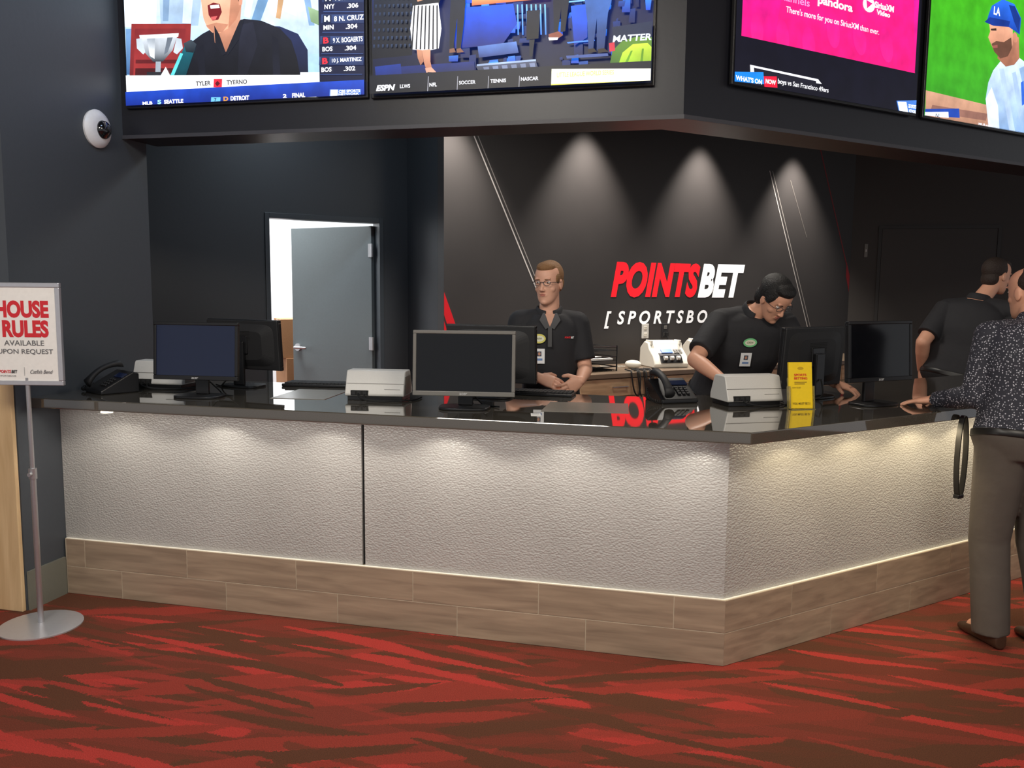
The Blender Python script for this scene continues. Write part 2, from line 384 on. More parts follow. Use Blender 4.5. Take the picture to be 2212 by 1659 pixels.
def planks(b,x0,x1,z0,z1,first,R,mit0,mit1):
    xs=[x0]; x=first
    while x<x1-.02:
        if x>x0+.02: xs.append(x)
        x+=.61
    xs.append(x1)
    for i in range(len(xs)-1):
        a,c=xs[i]+.0022,xs[i+1]-.0022
        a2,c2=a,c
        if mit0 and i==0: a=0-tx(0);a2=-tx(.02)
        if mit1 and i==len(xs)-2: c=tx(0);c2=tx(.02)
        P=[(a,0),(c,0),(c2,.02),(a2,.02)]
        if R: P=[RW(*q) for q in P]
        b.slab(P,z0+.002,z1-.002)
b=B(); planks(b,-3.385,0,.15,.298,-3.27,False,False,True); planks(b,-3.385,0,0,.15,-3.05,False,False,True); b.make("tile_base",TILE,ct,bevel=.001)
b=B(); planks(b,0,3.25,.15,.298,.42,True,True,False); planks(b,0,3.25,0,.15,.70,True,True,False); b.make("tile_base",TILER,ct,bevel=.001)
b=B(); b.slab([(-3.39,.002),(tx(.002),.002),RW(3.24,.002),RW(3.24,.06),(tx(.06),.06),(-3.39,.06)],.001,.2975); b.make("grout",mat("tile_grout",(186,172,150),.8),ct)
b=B(); b.slab([(-3.39,.008),(tx(.008),.008),RW(3.24,.008),RW(3.24,.019),(tx(.019),.019),(-3.39,.019)],.2975,.2995); b.make("led_ledge_strip",mat("glowing_led_ledge",(240,234,222),.35,0,0,60,emit=.12),ct)  # stands for a thin LED line, its dim glow set in the material
def spot(name,loc,energy,size,blend,colr,rad=.02,target=None,rz=0):
    l=bpy.data.lights.new(name,'SPOT'); l.energy=energy; l.spot_size=D2R(size); l.spot_blend=blend; l.color=colr; l.shadow_soft_size=rad
    o=bpy.data.objects.new(name,l); o.location=loc; col.objects.link(o)
    if target is not None: o.rotation_euler=(V(target)-V(loc)).to_track_quat('-Z','Y').to_euler()
    return o
PUCK=mat("lit_puck_lens",(255,235,200),.4,emit=6)
def puck(x,y,e,c,lamp=False,sz=142):
    if lamp:
        b=B(); b.cyl((x,y,1.008),(x,y,1.0195),.028); b.make("puck_lamp",[PUCK],ct,smooth=True)
    spot("puck_and_fill_light",(x,y,1.004 if lamp else 1.012),e,sz,.25,c,.03)
WRM=(1,.93,.82)
puck(-2.98,-.14,.6,WRM,True,120)
for x in(-2.44,-1.27,-.12): puck(x,-.15,3.2,WRM)
for x in(-3.0,-1.86,-.70): puck(x,-.15,2.3,WRM)  # extra spots added between the pucks to merge their pools
for i,t in enumerate((.35,.80,1.25,1.70,2.15,2.75)):
    x,y=RW(t,-.15); puck(x,y,(2.6,3.2,4.4,4.8,5,5)[i],(1,.83,.54))
def strip(cx,cy,length,rz,e,c):  # added area lamp without a fixture, spreads a wash over the panels
    l=bpy.data.lights.new("under_counter_fill",'AREA'); l.shape='RECTANGLE'; l.size=length; l.size_y=.03; l.energy=e; l.color=c
    o=bpy.data.objects.new("under_counter_fill",l); o.location=(cx,cy,1.012); o.rotation_euler=(D2R(4),0,D2R(rz)); col.objects.link(o)
strip(-1.7,-.15,3.2,0,4.8,(1,.94,.85))
x,y=RW(1.6,-.15); strip(x,y,3.0,45,7.5,(1,.85,.58))

# ================================================================== SCREENS
def tv(loc,rz,label,draw):
    r=root("television",label,"television",loc,rz,"wall screens above the counter")
    b=B(); b.box(0,0,0,1.457,.0215,.835); b.make("housing",BLK,r,bevel=.004)
    f=Flat(.0002); f.rect(.012,.014,1.445,.823,(8,8,10)); draw(f); f.make("screen",SCREENM,r,(0,-.0005,0)); return r
def mk(l0,l1,r0,r1,y0,b0,b1,s0,s1,W=1.457):
    # layout of a screen picture, returned in metres across and up the panel
    def q(px,py):
        a=(y0-py)/y0; L=l0+(l1-l0)*a; R=r0+(r1-r0)*a; s=(px-L)/(R-L)
        k=s1/s0; lam=s/((1-s)*k+s)
        z=(b0+(b1-b0)*s-py)*(s0+(s1-s0)*lam)
        return (min(max(lam*W,.012),W-.012),min(max(z,.014),.823))
    return q
def drawer(q):
    def P(f,pts,c,c2=None): f.poly([q(*p) for p in pts][::-1],c,c2)
    def R(f,x0,y0,x1,y1,c,c2=None): P(f,[(x0,y0),(x1,y0),(x1,y1),(x0,y1)],c,c2)
    def T(f,st,x0,y0,x1,y1,c,bold=0,shear=0,slope=None):
        a=q(x0,y1); e=q(x1,y1); h=q(x0,y0)
        f.text(st,a[0],a[1],e[0],h[1],c,bold,shear)
    def O(f,cx,cy,rx,ry,c,c2=None): P(f,[(cx+rx*math.cos(2*math.pi*i/20),cy+ry*math.sin(2*math.pi*i/20)) for i in range(20)],c,c2)
    return P,R,T,O
# --- screen 1
def d1(f):
    q=mk(283,265,803,790,237,237,215,.00253,.00233); P,R,T,O=drawer(q)
    f.rect(.012,.1,1.20,.823,(150,188,224),(215,232,248))
    R(f,265,-90,690,40,(196,212,228)); R(f,268,-20,340,62,(235,243,252),(205,222,238)); R(f,560,-60,692,120,(168,196,226),(230,240,252))
    P(f,[(340,-60),(440,-60),(430,60),(350,58)],(150,176,205),(186,206,226)); P(f,[(352,-60),(368,-60),(366,50),(354,50)],(120,148,180)); P(f,[(398,-60),(420,-60),(414,56),(396,54)],(206,222,238))
    P(f,[(575,-60),(600,-60),(560,60),(540,60)],(110,150,190)); P(f,[(640,-60),(655,-60),(680,60),(668,60)],(130,165,205)); P(f,[(610,-60),(630,-60),(640,40),(615,30)],(240,246,252))
    P(f,[(536,-60),(556,-60),(540,44),(528,40)],(236,244,252)); P(f,[(664,20),(690,30),(690,60),(672,52)],(120,150,110),(150,180,140)); P(f,[(600,0),(612,0),(606,46),(596,44)],(190,150,110))
    R(f,276,66,300,164,(60,96,140),(110,150,195))
    R(f,288,56,415,172,(104,32,36),(140,44,44)); R(f,296,66,404,166,(150,48,48),(120,36,40)); R(f,300,132,402,140,(90,26,30)); R(f,300,150,402,166,(70,22,26))
    P(f,[(308,82),(388,78),(378,112),(358,136),(338,137),(318,116)],(40,44,52),(206,214,224)); P(f,[(322,86),(340,85),(340,130),(330,124)],(235,240,245),(150,160,172)); P(f,[(366,84),(378,83),(368,116),(360,122)],(96,104,116))
    R(f,343,136,354,160,(150,160,170)); R(f,325,158,372,168,(40,40,46)); P(f,[(306,80),(390,76),(389,84),(308,88)],(240,244,250))
    for s_ in((300,312,306,320,316,326),(396,386,404,380,388,374)): P(f,[(s_[0],88),(s_[1],86),(s_[3],116),(s_[4],121),(s_[2]-4,108)],(185,195,205))
    # chair + man
    P(f,[(560,60),(606,62),(646,78),(668,112),(672,172),(560,172)],(14,18,38),(34,44,84))
    P(f,[(392,172),(398,128),(414,98),(440,78),(462,66),(470,60),(530,46),(566,50),(606,66),(632,92),(646,130),(655,172)],(8,9,14),(30,32,44))
    P(f,[(520,60),(548,52),(560,100),(540,165),(520,165)],(18,19,28),(36,38,52)); P(f,[(590,80),(604,90),(612,168),(596,168)],(20,22,34)); P(f,[(430,110),(444,100),(452,168),(438,168)],(20,22,32))
    P(f,[(463,58),(468,96),(486,118),(504,112),(520,76),(522,20),(470,20)],(160,104,82),(206,150,122))
    P(f,[(436,-60),(516,-60),(524,-10),(522,20),(512,48),(496,66),(478,76),(462,75),(450,64),(442,45),(434,0)],(214,152,122),(240,190,160))
    P(f,[(502,-60),(516,-60),(524,-10),(522,20),(512,48),(496,66),(498,20)],(180,118,92),(206,150,122))
    P(f,[(448,60),(470,54),(496,58),(484,74),(464,75)],(176,120,96)); P(f,[(449,-6),(462,-10),(466,4),(452,6)],(200,136,110))
    P(f,[(450,18),(462,12),(476,15),(481,32),(474,48),(462,50),(453,38)],(110,24,30)); P(f,[(455,18),(474,16),(476,23),(457,25)],(245,240,236)); P(f,[(458,42),(472,40),(468,48),(460,49)],(200,90,90))
    P(f,[(505,-60),(528,-60),(530,-5),(518,14),(512,0)],(66,42,30)); P(f,[(516,-8),(525,-10),(524,16),(517,18)],(214,150,124))
    P(f,[(466,60),(478,80),(494,120),(486,124),(470,100)],(24,26,36)); P(f,[(520,50),(530,46),(520,90),(498,122),(494,116)],(24,26,36))
    P(f,[(404,104),(418,96),(428,106),(408,172),(378,172)],(8,50,60),(20,90,104)); P(f,[(402,98),(418,90),(430,100),(424,118),(408,116)],(20,28,36),(60,70,80)); P(f,[(396,118),(402,120),(382,172),(374,172)],(90,200,205))
    # banner
    R(f,280,166,692,214,(235,238,242),(252,252,252)); P(f,[(356,166),(366,148),(376,166)],(250,250,250)); R(f,655,160,700,200,(225,232,240)); R(f,318,174,655,206,(255,255,255))
    T(f,"TYLER",432,179,464,189,(50,50,56),.03); T(f,"TYERNO",498,177,542,187,(50,50,56),.03)
    P(f,[(470,174),(488,174),(488,192),(470,192)],(215,40,60)); P(f,[(478,178),(484,184),(478,190),(473,184)],(90,10,26))
    T(f,"WITH AARON MURRAY",434,196,546,207,(50,50,56),.03)
    # player list
    f.rect(1.19,.09,1.445,.823,(10,16,46),(18,28,74))
    rows=[(-52,"6 K. MARTE","ARI",".307"),(-6,"7 D. LeMAHIEU","NYY",".306"),(38,"8 N. CRUZ","MIN",".304"),(84,"9 X. BOGAERTS","BOS",".304"),(128,"10 J. MARTINEZ","BOS",".302")]
    for y,a,t,n in rows:
        R(f,696,y,792,y+18,(30,44,84),(48,66,112)); T(f,a,724,y+4,788,y+15,(245,245,250),.02); R(f,700,y+1,718,y+18,(20,30,60)); T(f,"B" if t=="BOS" else t[0],703,y+3,715,y+16,(215,40,56) if t=="BOS" else (235,235,240),.04)
        T(f,t,702,y+23,724,y+33,(235,235,240),.03); T(f,n,750,y+21,775,y+31,(235,235,240),.03)
        R(f,700,y+37,790,y+38.5,(60,80,130))
    f.rect(.012,.014,1.445,.088,(16,40,130),(26,66,176))
    T(f,"MLB",322,223,343,231,(255,255,255),.04); T(f,"S",354,219,362,232,(150,220,240),.04); T(f,"SEATTLE",368,219,409,229,(255,255,255),.04)
    R(f,468,214,488,226,(110,190,235)); T(f,"7",475,216,480,224,(20,40,80),.02); T(f,"D",495,213,505,225,(240,150,60),.04); T(f,"DETROIT",510,212,550,222,(255,255,255),.04)
    T(f,"2",622,208,630,216,(255,255,255),.04); T(f,"FINAL",642,206,670,216,(255,255,255),.04)
    R(f,722,198,790,214,(70,110,190)); R(f,724,199,740,213,(235,240,250)); T(f,"CBS SPORTS",742,200,788,206,(250,250,255),.03); T(f,"NETWORK",742,207,786,212,(250,250,255),.03)
tv((-3.352,sfL-.022,2.61),0,"large flat screen showing a talk host beside a trophy",d1)
def d2(f):
    q=mk(812,800,1430,1430,215,215,190,.00233,.00216); P,R,T,O=drawer(q)
    rnd=random.Random(4)
    f.rect(.012,.014,1.445,.823,(5,9,24),(12,30,96))
    P(f,[(806,-80),(905,-80),(898,122),(808,130)],(8,10,20),(14,20,40))
    for i in range(9):
        for j in range(8): R(f,812+i*10,-20+j*17,816+i*10,-13+j*17,(20,32,54),(36,54,86))
    for i in range(90):   # lit set pieces, small and blue
        x=rnd.uniform(975,1420); y=rnd.uniform(-50,150); w=rnd.uniform(4,22); h=rnd.uniform(3,34); k=rnd.random()**2
        P(f,[(x,y),(x+w,y-2),(x+w+rnd.uniform(-3,3),y+h),(x+rnd.uniform(-3,3),y+h)],(int(4+14*k),int(18+60*k),int(66+160*k)),(int(6+50*k),int(36+110*k),int(100+155*k)))
    P(f,[(985,28),(1120,18),(1130,60),(1100,104),(996,112)],(4,26,110),(16,80,230)); P(f,[(1246,24),(1282,20),(1284,90),(1256,108)],(8,32,120),(28,92,235))
    for i in range(7): P(f,[(1128+i*10,20),(1131+i*10,20),(1135+i*10,84),(1132+i*10,84)],(50,120,240),(120,190,255))
    P(f,[(1215,16),(1290,10),(1291,13),(1217,19)],(120,190,255)); P(f,[(1240,100),(1300,95),(1301,98),(1242,103)],(60,120,230))
    P(f,[(1030,10),(1200,-4),(1196,8),(1030,22)],(206,96,54),(240,160,110)); P(f,[(1034,-60),(1200,-70),(1198,-4),(1034,10)],(225,228,235),(250,250,252)); P(f,[(1100,-60),(1160,-64),(1158,-8),(1100,-2)],(190,120,90))
    P(f,[(1046,108),(1130,98),(1136,122),(1050,132)],(34,50,110),(90,126,200)); P(f,[(1150,34),(1180,32),(1178,92),(1152,95)],(8,10,18),(24,28,44)); P(f,[(1158,95),(1170,94),(1166,130),(1160,130)],(20,24,36))
    P(f,[(1044,150),(1174,140),(1184,166),(1056,172)],(26,30,48),(70,76,100)); P(f,[(1046,146),(1174,136),(1174,140),(1046,150)],(150,170,205))
    for i in range(6): P(f,[(1060+i*20,152-i*1.5),(1072+i*20,151-i*1.5),(1074+i*20,160-i*1.5),(1063+i*20,161-i*1.5)],(110,120,150))
    P(f,[(880,150),(1040,140),(1044,172),(884,180)],(8,14,44),(14,36,110)); P(f,[(824,150),(880,144),(884,172),(828,178)],(10,26,86),(20,50,140))
    # presenter in striped skirt
    P(f,[(902,-60),(960,-60),(964,0),(958,20),(900,24),(898,0)],(14,14,22),(34,34,48))
    P(f,[(902,22),(957,16),(966,70),(962,112),(934,118),(905,114),(898,70)],(225,225,232),(250,250,252))
    for i in range(7): P(f,[(904+i*8.2,22),(907+i*8.2,21),(905+i*9.2,114),(902+i*9.2,114)],(16,18,26))
    P(f,[(926,116),(944,114),(945,140),(950,158),(938,160),(931,142)],(170,106,80),(214,152,122)); P(f,[(914,114),(926,116),(930,140),(924,148),(917,132)],(160,100,76),(200,140,110))
    P(f,[(934,154),(948,152),(960,164),(950,172),(938,166)],(205,150,128)); P(f,[(940,162),(962,164),(960,170),(940,172)],(70,40,40))
    P(f,[(900,-14),(925,-18),(932,8),(912,14)],(206,146,118)); P(f,[(944,-10),(966,-6),(960,6),(944,2)],(206,146,118))
    # standing men
    P(f,[(1276,-80),(1338,-80),(1336,10),(1328,40),(1322,118),(1306,119),(1304,50),(1298,119),(1288,118),(1284,60),(1276,10)],(20,40,88),(70,124,214)); P(f,[(1286,116),(1300,114),(1306,122),(1288,124)],(30,20,20)); P(f,[(1308,116),(1322,114),(1332,122),(1310,124)],(30,20,20))
    P(f,[(1208,-60),(1246,-60),(1242,20),(1236,78),(1226,80),(1226,30),(1220,82),(1212,80),(1208,20)],(8,10,22),(26,32,56)); P(f,[(1200,84),(1222,78),(1232,86),(1220,94),(1202,96)],(130,70,54)); P(f,[(1200,91),(1222,91),(1220,96),(1202,97)],(235,230,225))
    P(f,[(985,-20),(1017,-20),(1016,50),(1010,118),(1001,118),(1000,50),(994,118),(986,118),(984,50)],(10,12,20),(30,34,50)); P(f,[(986,114),(996,112),(1000,121),(986,122)],(120,80,60)); P(f,[(1001,114),(1010,112),(1018,121),(1002,122)],(120,80,60))
    P(f,[(1338,70),(1430,58),(1430,158),(1350,160)],(10,16,34),(20,34,64)); P(f,[(1334,156),(1340,120),(1360,100),(1392,90),(1430,92),(1430,158)],(40,80,24),(90,130,40)); P(f,[(1352,155),(1362,124),(1384,106),(1416,104),(1430,112),(1430,156)],(110,160,20),(190,215,60)); T(f,"MATTER",1340,88,1424,102,(214,220,234),.03,.1)
    P(f,[(1366,150),(1380,120),(1384,120),(1372,150)],(90,140,20)); P(f,[(1400,152),(1404,116),(1408,116),(1406,152)],(90,140,20))
    P(f,[(1332,104),(1344,102),(1346,120),(1334,122)],(190,40,60)); P(f,[(1240,130),(1330,125),(1332,131),(1242,136)],(60,80,140))
    # menu
    f.rect(.012,.014,1.445,.105,(8,10,18),(14,18,30)); 
    T(f,"ESPN",830,190,872,203,(225,225,230),.05,.25)
    for s_,x,w,y in(("LLWS",882,22,189),("NFL",946,16,186),("SOCCER",1010,36,182),("TENNIS",1078,34,179),("NASCAR",1144,38,175)):
        T(f,s_,x,y,x+w,y+8,(225,225,232),.03)
    for x in(942,1006,1073,1140): R(f,x,172,x+1.5,206,(150,150,160))
    R(f,1210,158,1428,190,(250,250,225)); T(f,"LITTLE LEAGUE WORLD SERIES",1222,166,1345,176,(225,205,120),.02); R(f,1210,190,1428,194,(240,225,90))
tv((-1.878,sfL-.022,2.605),0,"large flat screen showing a sports studio panel and menu bar",d2)
def d3(f):
    q=mk(1560,1575,1955,1995,190,190,250,.00221,.00264); P,R,T,O=drawer(q)
    f.rect(.012,.014,1.445,.823,(10,10,24)); 
    f.rect(.05,.235,1.42,.823,(214,16,112),(190,26,150))
    P(f,[(1700,-80),(1985,-80),(1975,240),(1640,170)],(214,18,106),(222,22,124)); 
    for i in range(6): O(f,1620+i*56,74+(i%3)*14,14,36,(222,30,126),(212,20,118))
    f.rect(.012,.014,1.445,.235,(10,10,24))
    T(f,"channels",1668,-8,1742,8,(236,140,200),.01); T(f,"pandora",1758,-2,1836,22,(255,255,255),.03)
    T(f,"There's more for you on SiriusXM than ever.",1686,22,1894,40,(250,235,245),.005)
    O(f,1872,18,13,16,(255,255,255)); P(f,[(1867,8),(1880,16),(1867,26)],(225,30,120)); T(f,"SiriusXM",1884,10,1926,24,(255,255,255),.03); T(f,"Video",1886,27,1916,38,(255,255,255),.03)
    P(f,[(1600,148),(1745,176),(1752,186),(1600,166)],(225,225,235)); P(f,[(1608,154),(1740,180),(1740,196),(1608,176)],(24,24,36))
    R(f,1563,163,1628,189,(20,120,210)); T(f,"WHAT'S ON",1567,170,1624,181,(255,255,255),.03); R(f,1628,172,1656,196,(215,20,50)); T(f,"NOW",1631,177,1653,187,(255,255,255),.03)
    T(f,"boys vs San Francisco 49ers",1657,176,1766,190,(235,235,240),.015)
    R(f,1905,218,1958,246,(60,110,190)); R(f,1907,220,1925,244,(235,240,250)); T(f,"CBS SPORTS",1927,224,1956,232,(255,255,255),.02); T(f,"NETWORK",1927,235,1956,242,(255,255,255),.02)
tv((*RW(.495,sfL-.022),2.635),45,"large flat screen showing a magenta radio advertisement",d3)
def d4(f):
    q=mk(1970,1997,2245,2290,255,255,307,.00264,.00296); P,R,T,O=drawer(q)
    f.rect(.012,.014,1.445,.823,(48,138,28),(62,164,26))
    P(f,[(1975,196),(2100,228),(2260,256),(2260,330),(1970,300)],(160,116,94),(190,144,118)); P(f,[(1990,228),(2100,247),(2095,262),(1985,243)],(132,92,80))
    # player
    P(f,[(2096,300),(2098,215),(2106,180),(2118,154),(2135,134),(2168,122),(2190,140),(2202,180),(2206,320)],(126,158,200),(196,214,234))
    P(f,[(2172,150),(2188,142),(2200,180),(2206,320),(2184,320)],(90,124,174),(140,170,208)); P(f,[(2098,215),(2112,190),(2122,230),(2118,300),(2096,300)],(206,220,236))
    P(f,[(2130,150),(2140,150),(2150,300),(2138,300)],(164,186,216)); P(f,[(2156,160),(2164,156),(2172,240),(2162,260)],(156,180,212))
    P(f,[(2128,128),(2150,70),(2176,84),(2174,128),(2162,142),(2144,146)],(140,90,70),(176,118,94))
    P(f,[(2116,52),(2165,60),(2162,100),(2150,120),(2132,124),(2122,112),(2116,96),(2112,84),(2117,72)],(180,122,96),(206,150,122))
    P(f,[(2118,98),(2128,92),(2144,94),(2160,84),(2160,106),(2150,124),(2134,129),(2122,114)],(96,64,50)); P(f,[(2119,102),(2130,100),(2130,106),(2121,107)],(150,84,76)); O(f,2168,84,5,11,(186,126,100)); P(f,[(2118,66),(2130,65),(2130,70),(2119,70)],(50,36,30))
    P(f,[(2112,48),(2116,36),(2124,18),(2148,4),(2172,14),(2184,44),(2178,78),(2168,70),(2150,58)],(16,52,140),(40,104,220)); P(f,[(2106,52),(2118,42),(2160,50),(2156,62),(2124,60)],(14,46,124)); P(f,[(2160,16),(2172,18),(2182,44),(2176,74),(2168,50)],(16,46,120))
    T(f,"LA",2126,18,2140,36,(220,224,240),.03); P(f,[(2172,180),(2178,176),(2176,226),(2170,230)],(40,90,190)); P(f,[(2184,170),(2189,168),(2188,224),(2183,226)],(40,90,190))
    R(f,1970,236,2042,256,(24,60,150)); R(f,1972,243,2020,256,(225,235,245)); T(f,"NL",1994,246,2003,254,(40,40,60),.02)
    P(f,[(1968,256),(2260,306),(2260,330),(1968,330)],(10,20,60)); T(f,"MLB.com",2078,266,2106,274,(230,235,245),.02)
tv((*RW(2.015,sfL-.022),2.635),45,"large flat screen showing a baseball player in blue cap",d4)

# ================================================================== COUNTER EQUIPMENT
def monitor(x,y,rz,bez,scr,label,w=.455,h=.30,zc=.245,tilt=-4,mark=True):
    r=root("computer_monitor",label,"monitor",(x,y,1.07),rz,"counter monitors")
    b=B(); 
    pts=[( .12*math.copysign(abs(math.cos(a))**.6,math.cos(a)), .085*math.copysign(abs(math.sin(a))**.6,math.sin(a))+.02) for a in [2*math.pi*i/32 for i in range(32)]]
    b.slab(pts,0,.012); b.make("base",BLK,r,bevel=.003,smooth=True)
    T=Matrix.Translation((0,0,zc))@Matrix.Rotation(D2R(tilt),4,'X')
    b=B(); b.box(-.035,.045,.012,.035,.065,zc+.02); b.box(-.05,.03,zc-.05,.05,.05,zc+.05); b.make("stand",BLK,r,bevel=.004)
    b=B()
    x1,z1=w/2,h/2; bw=.016
    b.box(-x1,-.012,-z1,x1,.012,-z1+bw+.006,T); b.box(-x1,-.012,z1-bw,x1,.012,z1,T); b.box(-x1,-.012,-z1+bw+.006,-x1+bw,.012,z1-bw,T); b.box(x1-bw,-.012,-z1+bw+.006,x1,.012,z1-bw,T)
    b.make("bezel",bez,r,bevel=.003)
    b=B(); b.box(-x1+.004,.010,-z1+.004,x1-.004,.022,z1-.004,T); b.loft([(T@V((0,.022,0)),T.to_3x3()@V((x1-.03,0,0)),T.to_3x3()@V((0,0,z1-.02))),(T@V((0,.042,0)),T.to_3x3()@V((x1-.10,0,0)),T.to_3x3()@V((0,0,z1-.06)))],32,6)
    b.make("housing",BLKM,r,bevel=.003)
    b=B()
    for k in range(7): b.box(-.07,.0421,.03+k*.008,.07,.0432,.033+k*.008,T)
    b.make("vent",RUBB,r)
    b=B(); b.box(-x1+bw-.001,-.008,-z1+bw+.005,x1-bw+.001,.008,z1-bw+.001,T); b.make("screen",scr,r)
    if mark:
        f=Flat(); f.text("acer",-.018,-z1+.006,.018,-z1+.016,(190,190,190),.01); f.make("logo",PRINT,r,(0,-.0125,zc),(D2R(tilt),0,0))
    b=B(); b.tube([(0,.07,.10),(.05,.12,.03),(.09,.10,.006),(.16,.06,.006)],.004); b.make("cable",RUBB,r,smooth=True)
    return r
monitor(-2.62,.08,6,BLK,SCRB,"black monitor with dark blue screen facing customers beside desk phone",.45,.29,.235)
monitor(-2.66,.60,172,BLK,SCRN,"black monitor turned toward staff with its back to customers",.49,.28,.235)
monitor(-1.22,.10,9,GRYP,SCRN,"grey bezel monitor with black screen facing customers",.48,.305,.215)
monitor(-1.22,.58,176,BLK,SCRN,"black monitor behind the grey one turned toward staff",.49,.30,.225)
monitor(.40,1.10,228,BLK,SCRN,"large black monitor turned toward staff on the angled wing",.50,.32,.215)
monitor(.70,.86,40,BLK,SCRN,"black monitor facing customers near the resting hand",.44,.30,.27)

def terminal(x,y,rz,label):
    r=root("ticket_scanner",label,"scanner",(x,y,1.07),rz,"ticket scanners on the counter")
    prof=[(-.085,.022),(-.09,.032),(-.052,.138),(-.042,.148),(.05,.148),(.062,.14),(.10,.05),(.10,.022)]
    b=B(); b.prism(prof,-.15,.15); b.make("housing",WHP,r,bevel=.005,smooth=True)
    b=B(); b.box(-.14,-.078,0,.14,.095,.022); b.make("base",BLK,r,bevel=.003)
    b=B(); b.box(-.12,-.0905,.026,-.03,-.082,.052); b.make("port_recess",RUBB,r,bevel=.002)
    b=B(); 
    for i in range(3): b.box(-.112+i*.028,-.094,.029,-.094+i*.028,-.088,.046)
    b.make("plug",BLKM,r,bevel=.001)
    b=B(); T=Matrix.Translation((0,-.0715,.085))@Matrix.Rotation(D2R(-19.5),4,'X'); b.box(-.148,-.0012,-.002,.148,.0005,.0005,T); b.box(.05,-.0012,-.03,.13,.0005,-.028,T); b.make("seam",GRYP,r)
    b=B(); b.box(.1502,-.06,.03,.153,.06,.12); b.make("side_cover",GRYP,r,bevel=.002)
    b=B(); b.tube([(-.08,-.09,.036),(-.06,-.13,.02),(.02,-.14,.006),(.10,-.12,.006),(.19,-.06,.006),(.21,.05,.006)],.004); b.tube([(-.05,-.09,.036),(-.03,-.12,.012),(.06,-.115,.006),(.15,-.10,.006),(.2,-.02,.006)],.003); b.make("cable",RUBB,r,smooth=True)
    return r
terminal(-1.74,.32,8,"off-white ticket scanner with black cables seen from its back")
terminal(.07,.70,28,"off-white ticket scanner angled beside the leaflet holder")
terminal(-3.05,.42,4,"off-white ticket scanner behind the desk phone")

def phone(x,y,rz,label):
    r=root("desk_phone",label,"phone",(x,y,1.07),rz,"black desk phones")
    b=B(); b.prism([(-.10,0),(-.10,.02),(.07,.11),(.10,.10),(.10,0)],-.10,.10); b.make("body",BLK,r,bevel=.006)
    T=Matrix.Translation((-.06,-.015,.095))@Matrix.Rotation(D2R(28),4,'X')
    b=B(); rg=[]
    for i in range(9):
        t=-1+2*i/8; z=.028*(1-t*t)
        w=.019+.009*abs(t)**3; rg.append((T@V((0,t*.10,z)),T.to_3x3()@V((w,0,0)),T.to_3x3()@V((0,0,.013+.01*abs(t)**3))))
    b.loft(rg,16,2.5); b.make("handset",BLKM,r,smooth='all')
    b=B(); T=Matrix.Translation((.035,-.02,.064))@Matrix.Rotation(D2R(28),4,'X')
    for i in range(3):
        for j in range(4): b.box(-.03+i*.024,-.05+j*.018,0,-.013+i*.024,-.038+j*.018,.006,T)
    b.make("keypad",BLKM,r,bevel=.001)
    b=B(); b.box(-.035,.035,-.001,.055,.07,.004,T); b.make("display",SCRB,r)
    pts=[]
    for i in range(90):
        a=i*.9; s=i/89; c=V((-.10-.05*math.sin(s*3.1),-.10+.18*s-.06*math.sin(s*3.1),.012+.05*s*s)); pts.append(c+V((0,math.cos(a)*.007,math.sin(a)*.007)))
    b=B(); b.tube(pts,.0022,6,2); b.make("cord",RUBB,r,smooth=True)
phone(-3.17,.14,-28,"black desk phone with coiled cord at the counter end")
phone(-.30,.70,30,"black desk phone beside the leaning clerk")

def keyboard(x,y,rz,label):
    r=root("keyboard",label,"keyboard",(x,y,1.07),rz,"keyboards for staff")
    b=B(); b.box(-.21,-.07,0,.21,.07,.016); b.make("case",BLK,r,bevel=.004)
    b=B()
    for j in range(5):
        for i in range(19): b.box(-.2+i*.021,-.058+j*.024,.016,-.182+i*.021,-.038+j*.024,.023)
    b.make("keys",BLKM,r)
keyboard(-2.26,.73,186,"black keyboard lying beside the staff monitor"); keyboard(-1.02,.74,180,"black keyboard lying behind the grey monitor")

# leaflet holder
r=root("leaflet_holder","clear leaflet holder with yellow betting brochures","leaflet holder",(.32,.60,1.07),24)
T=Matrix.Rotation(D2R(-8),4,'X')
b=B(); b.box(-.060,-.006,.003,.060,.006,.225,T); b.make("leaflets",YEL,r)
ACR=mat("clear_acrylic",(225,215,150),.08,spec=.4,trans=.8)
b=B(); b.box(-.064,-.02,.0,-.061,.012,.11,T); b.box(.061,-.02,0,.064,.012,.11,T); b.box(-.062,.0075,0,.062,.011,.15,T); b.box(-.062,-.03,0,.062,.045,.003); b.make("holder",ACR,r)
f=Flat()
f.oval(0,.196,.016,.007,(200,160,10)); f.text("SPORTS",-.034,.158,.030,.170,(215,40,30),.03); f.text("BETTING",-.034,.142,.034,.154,(215,40,30),.03)
f.rect(-.034,.128,.03,.131,(150,120,20)); f.rect(-.034,.120,.02,.123,(150,120,20)); f.text("HOW TO BET",-.045,.10,.0,.106,(120,100,20)); f.text("YOU MUST BE 21",-.045,.022,.045,.032,(120,100,20),.01)
f.make("print",PRINT,r,(0,-.0065,0),(D2R(-8),0,0))

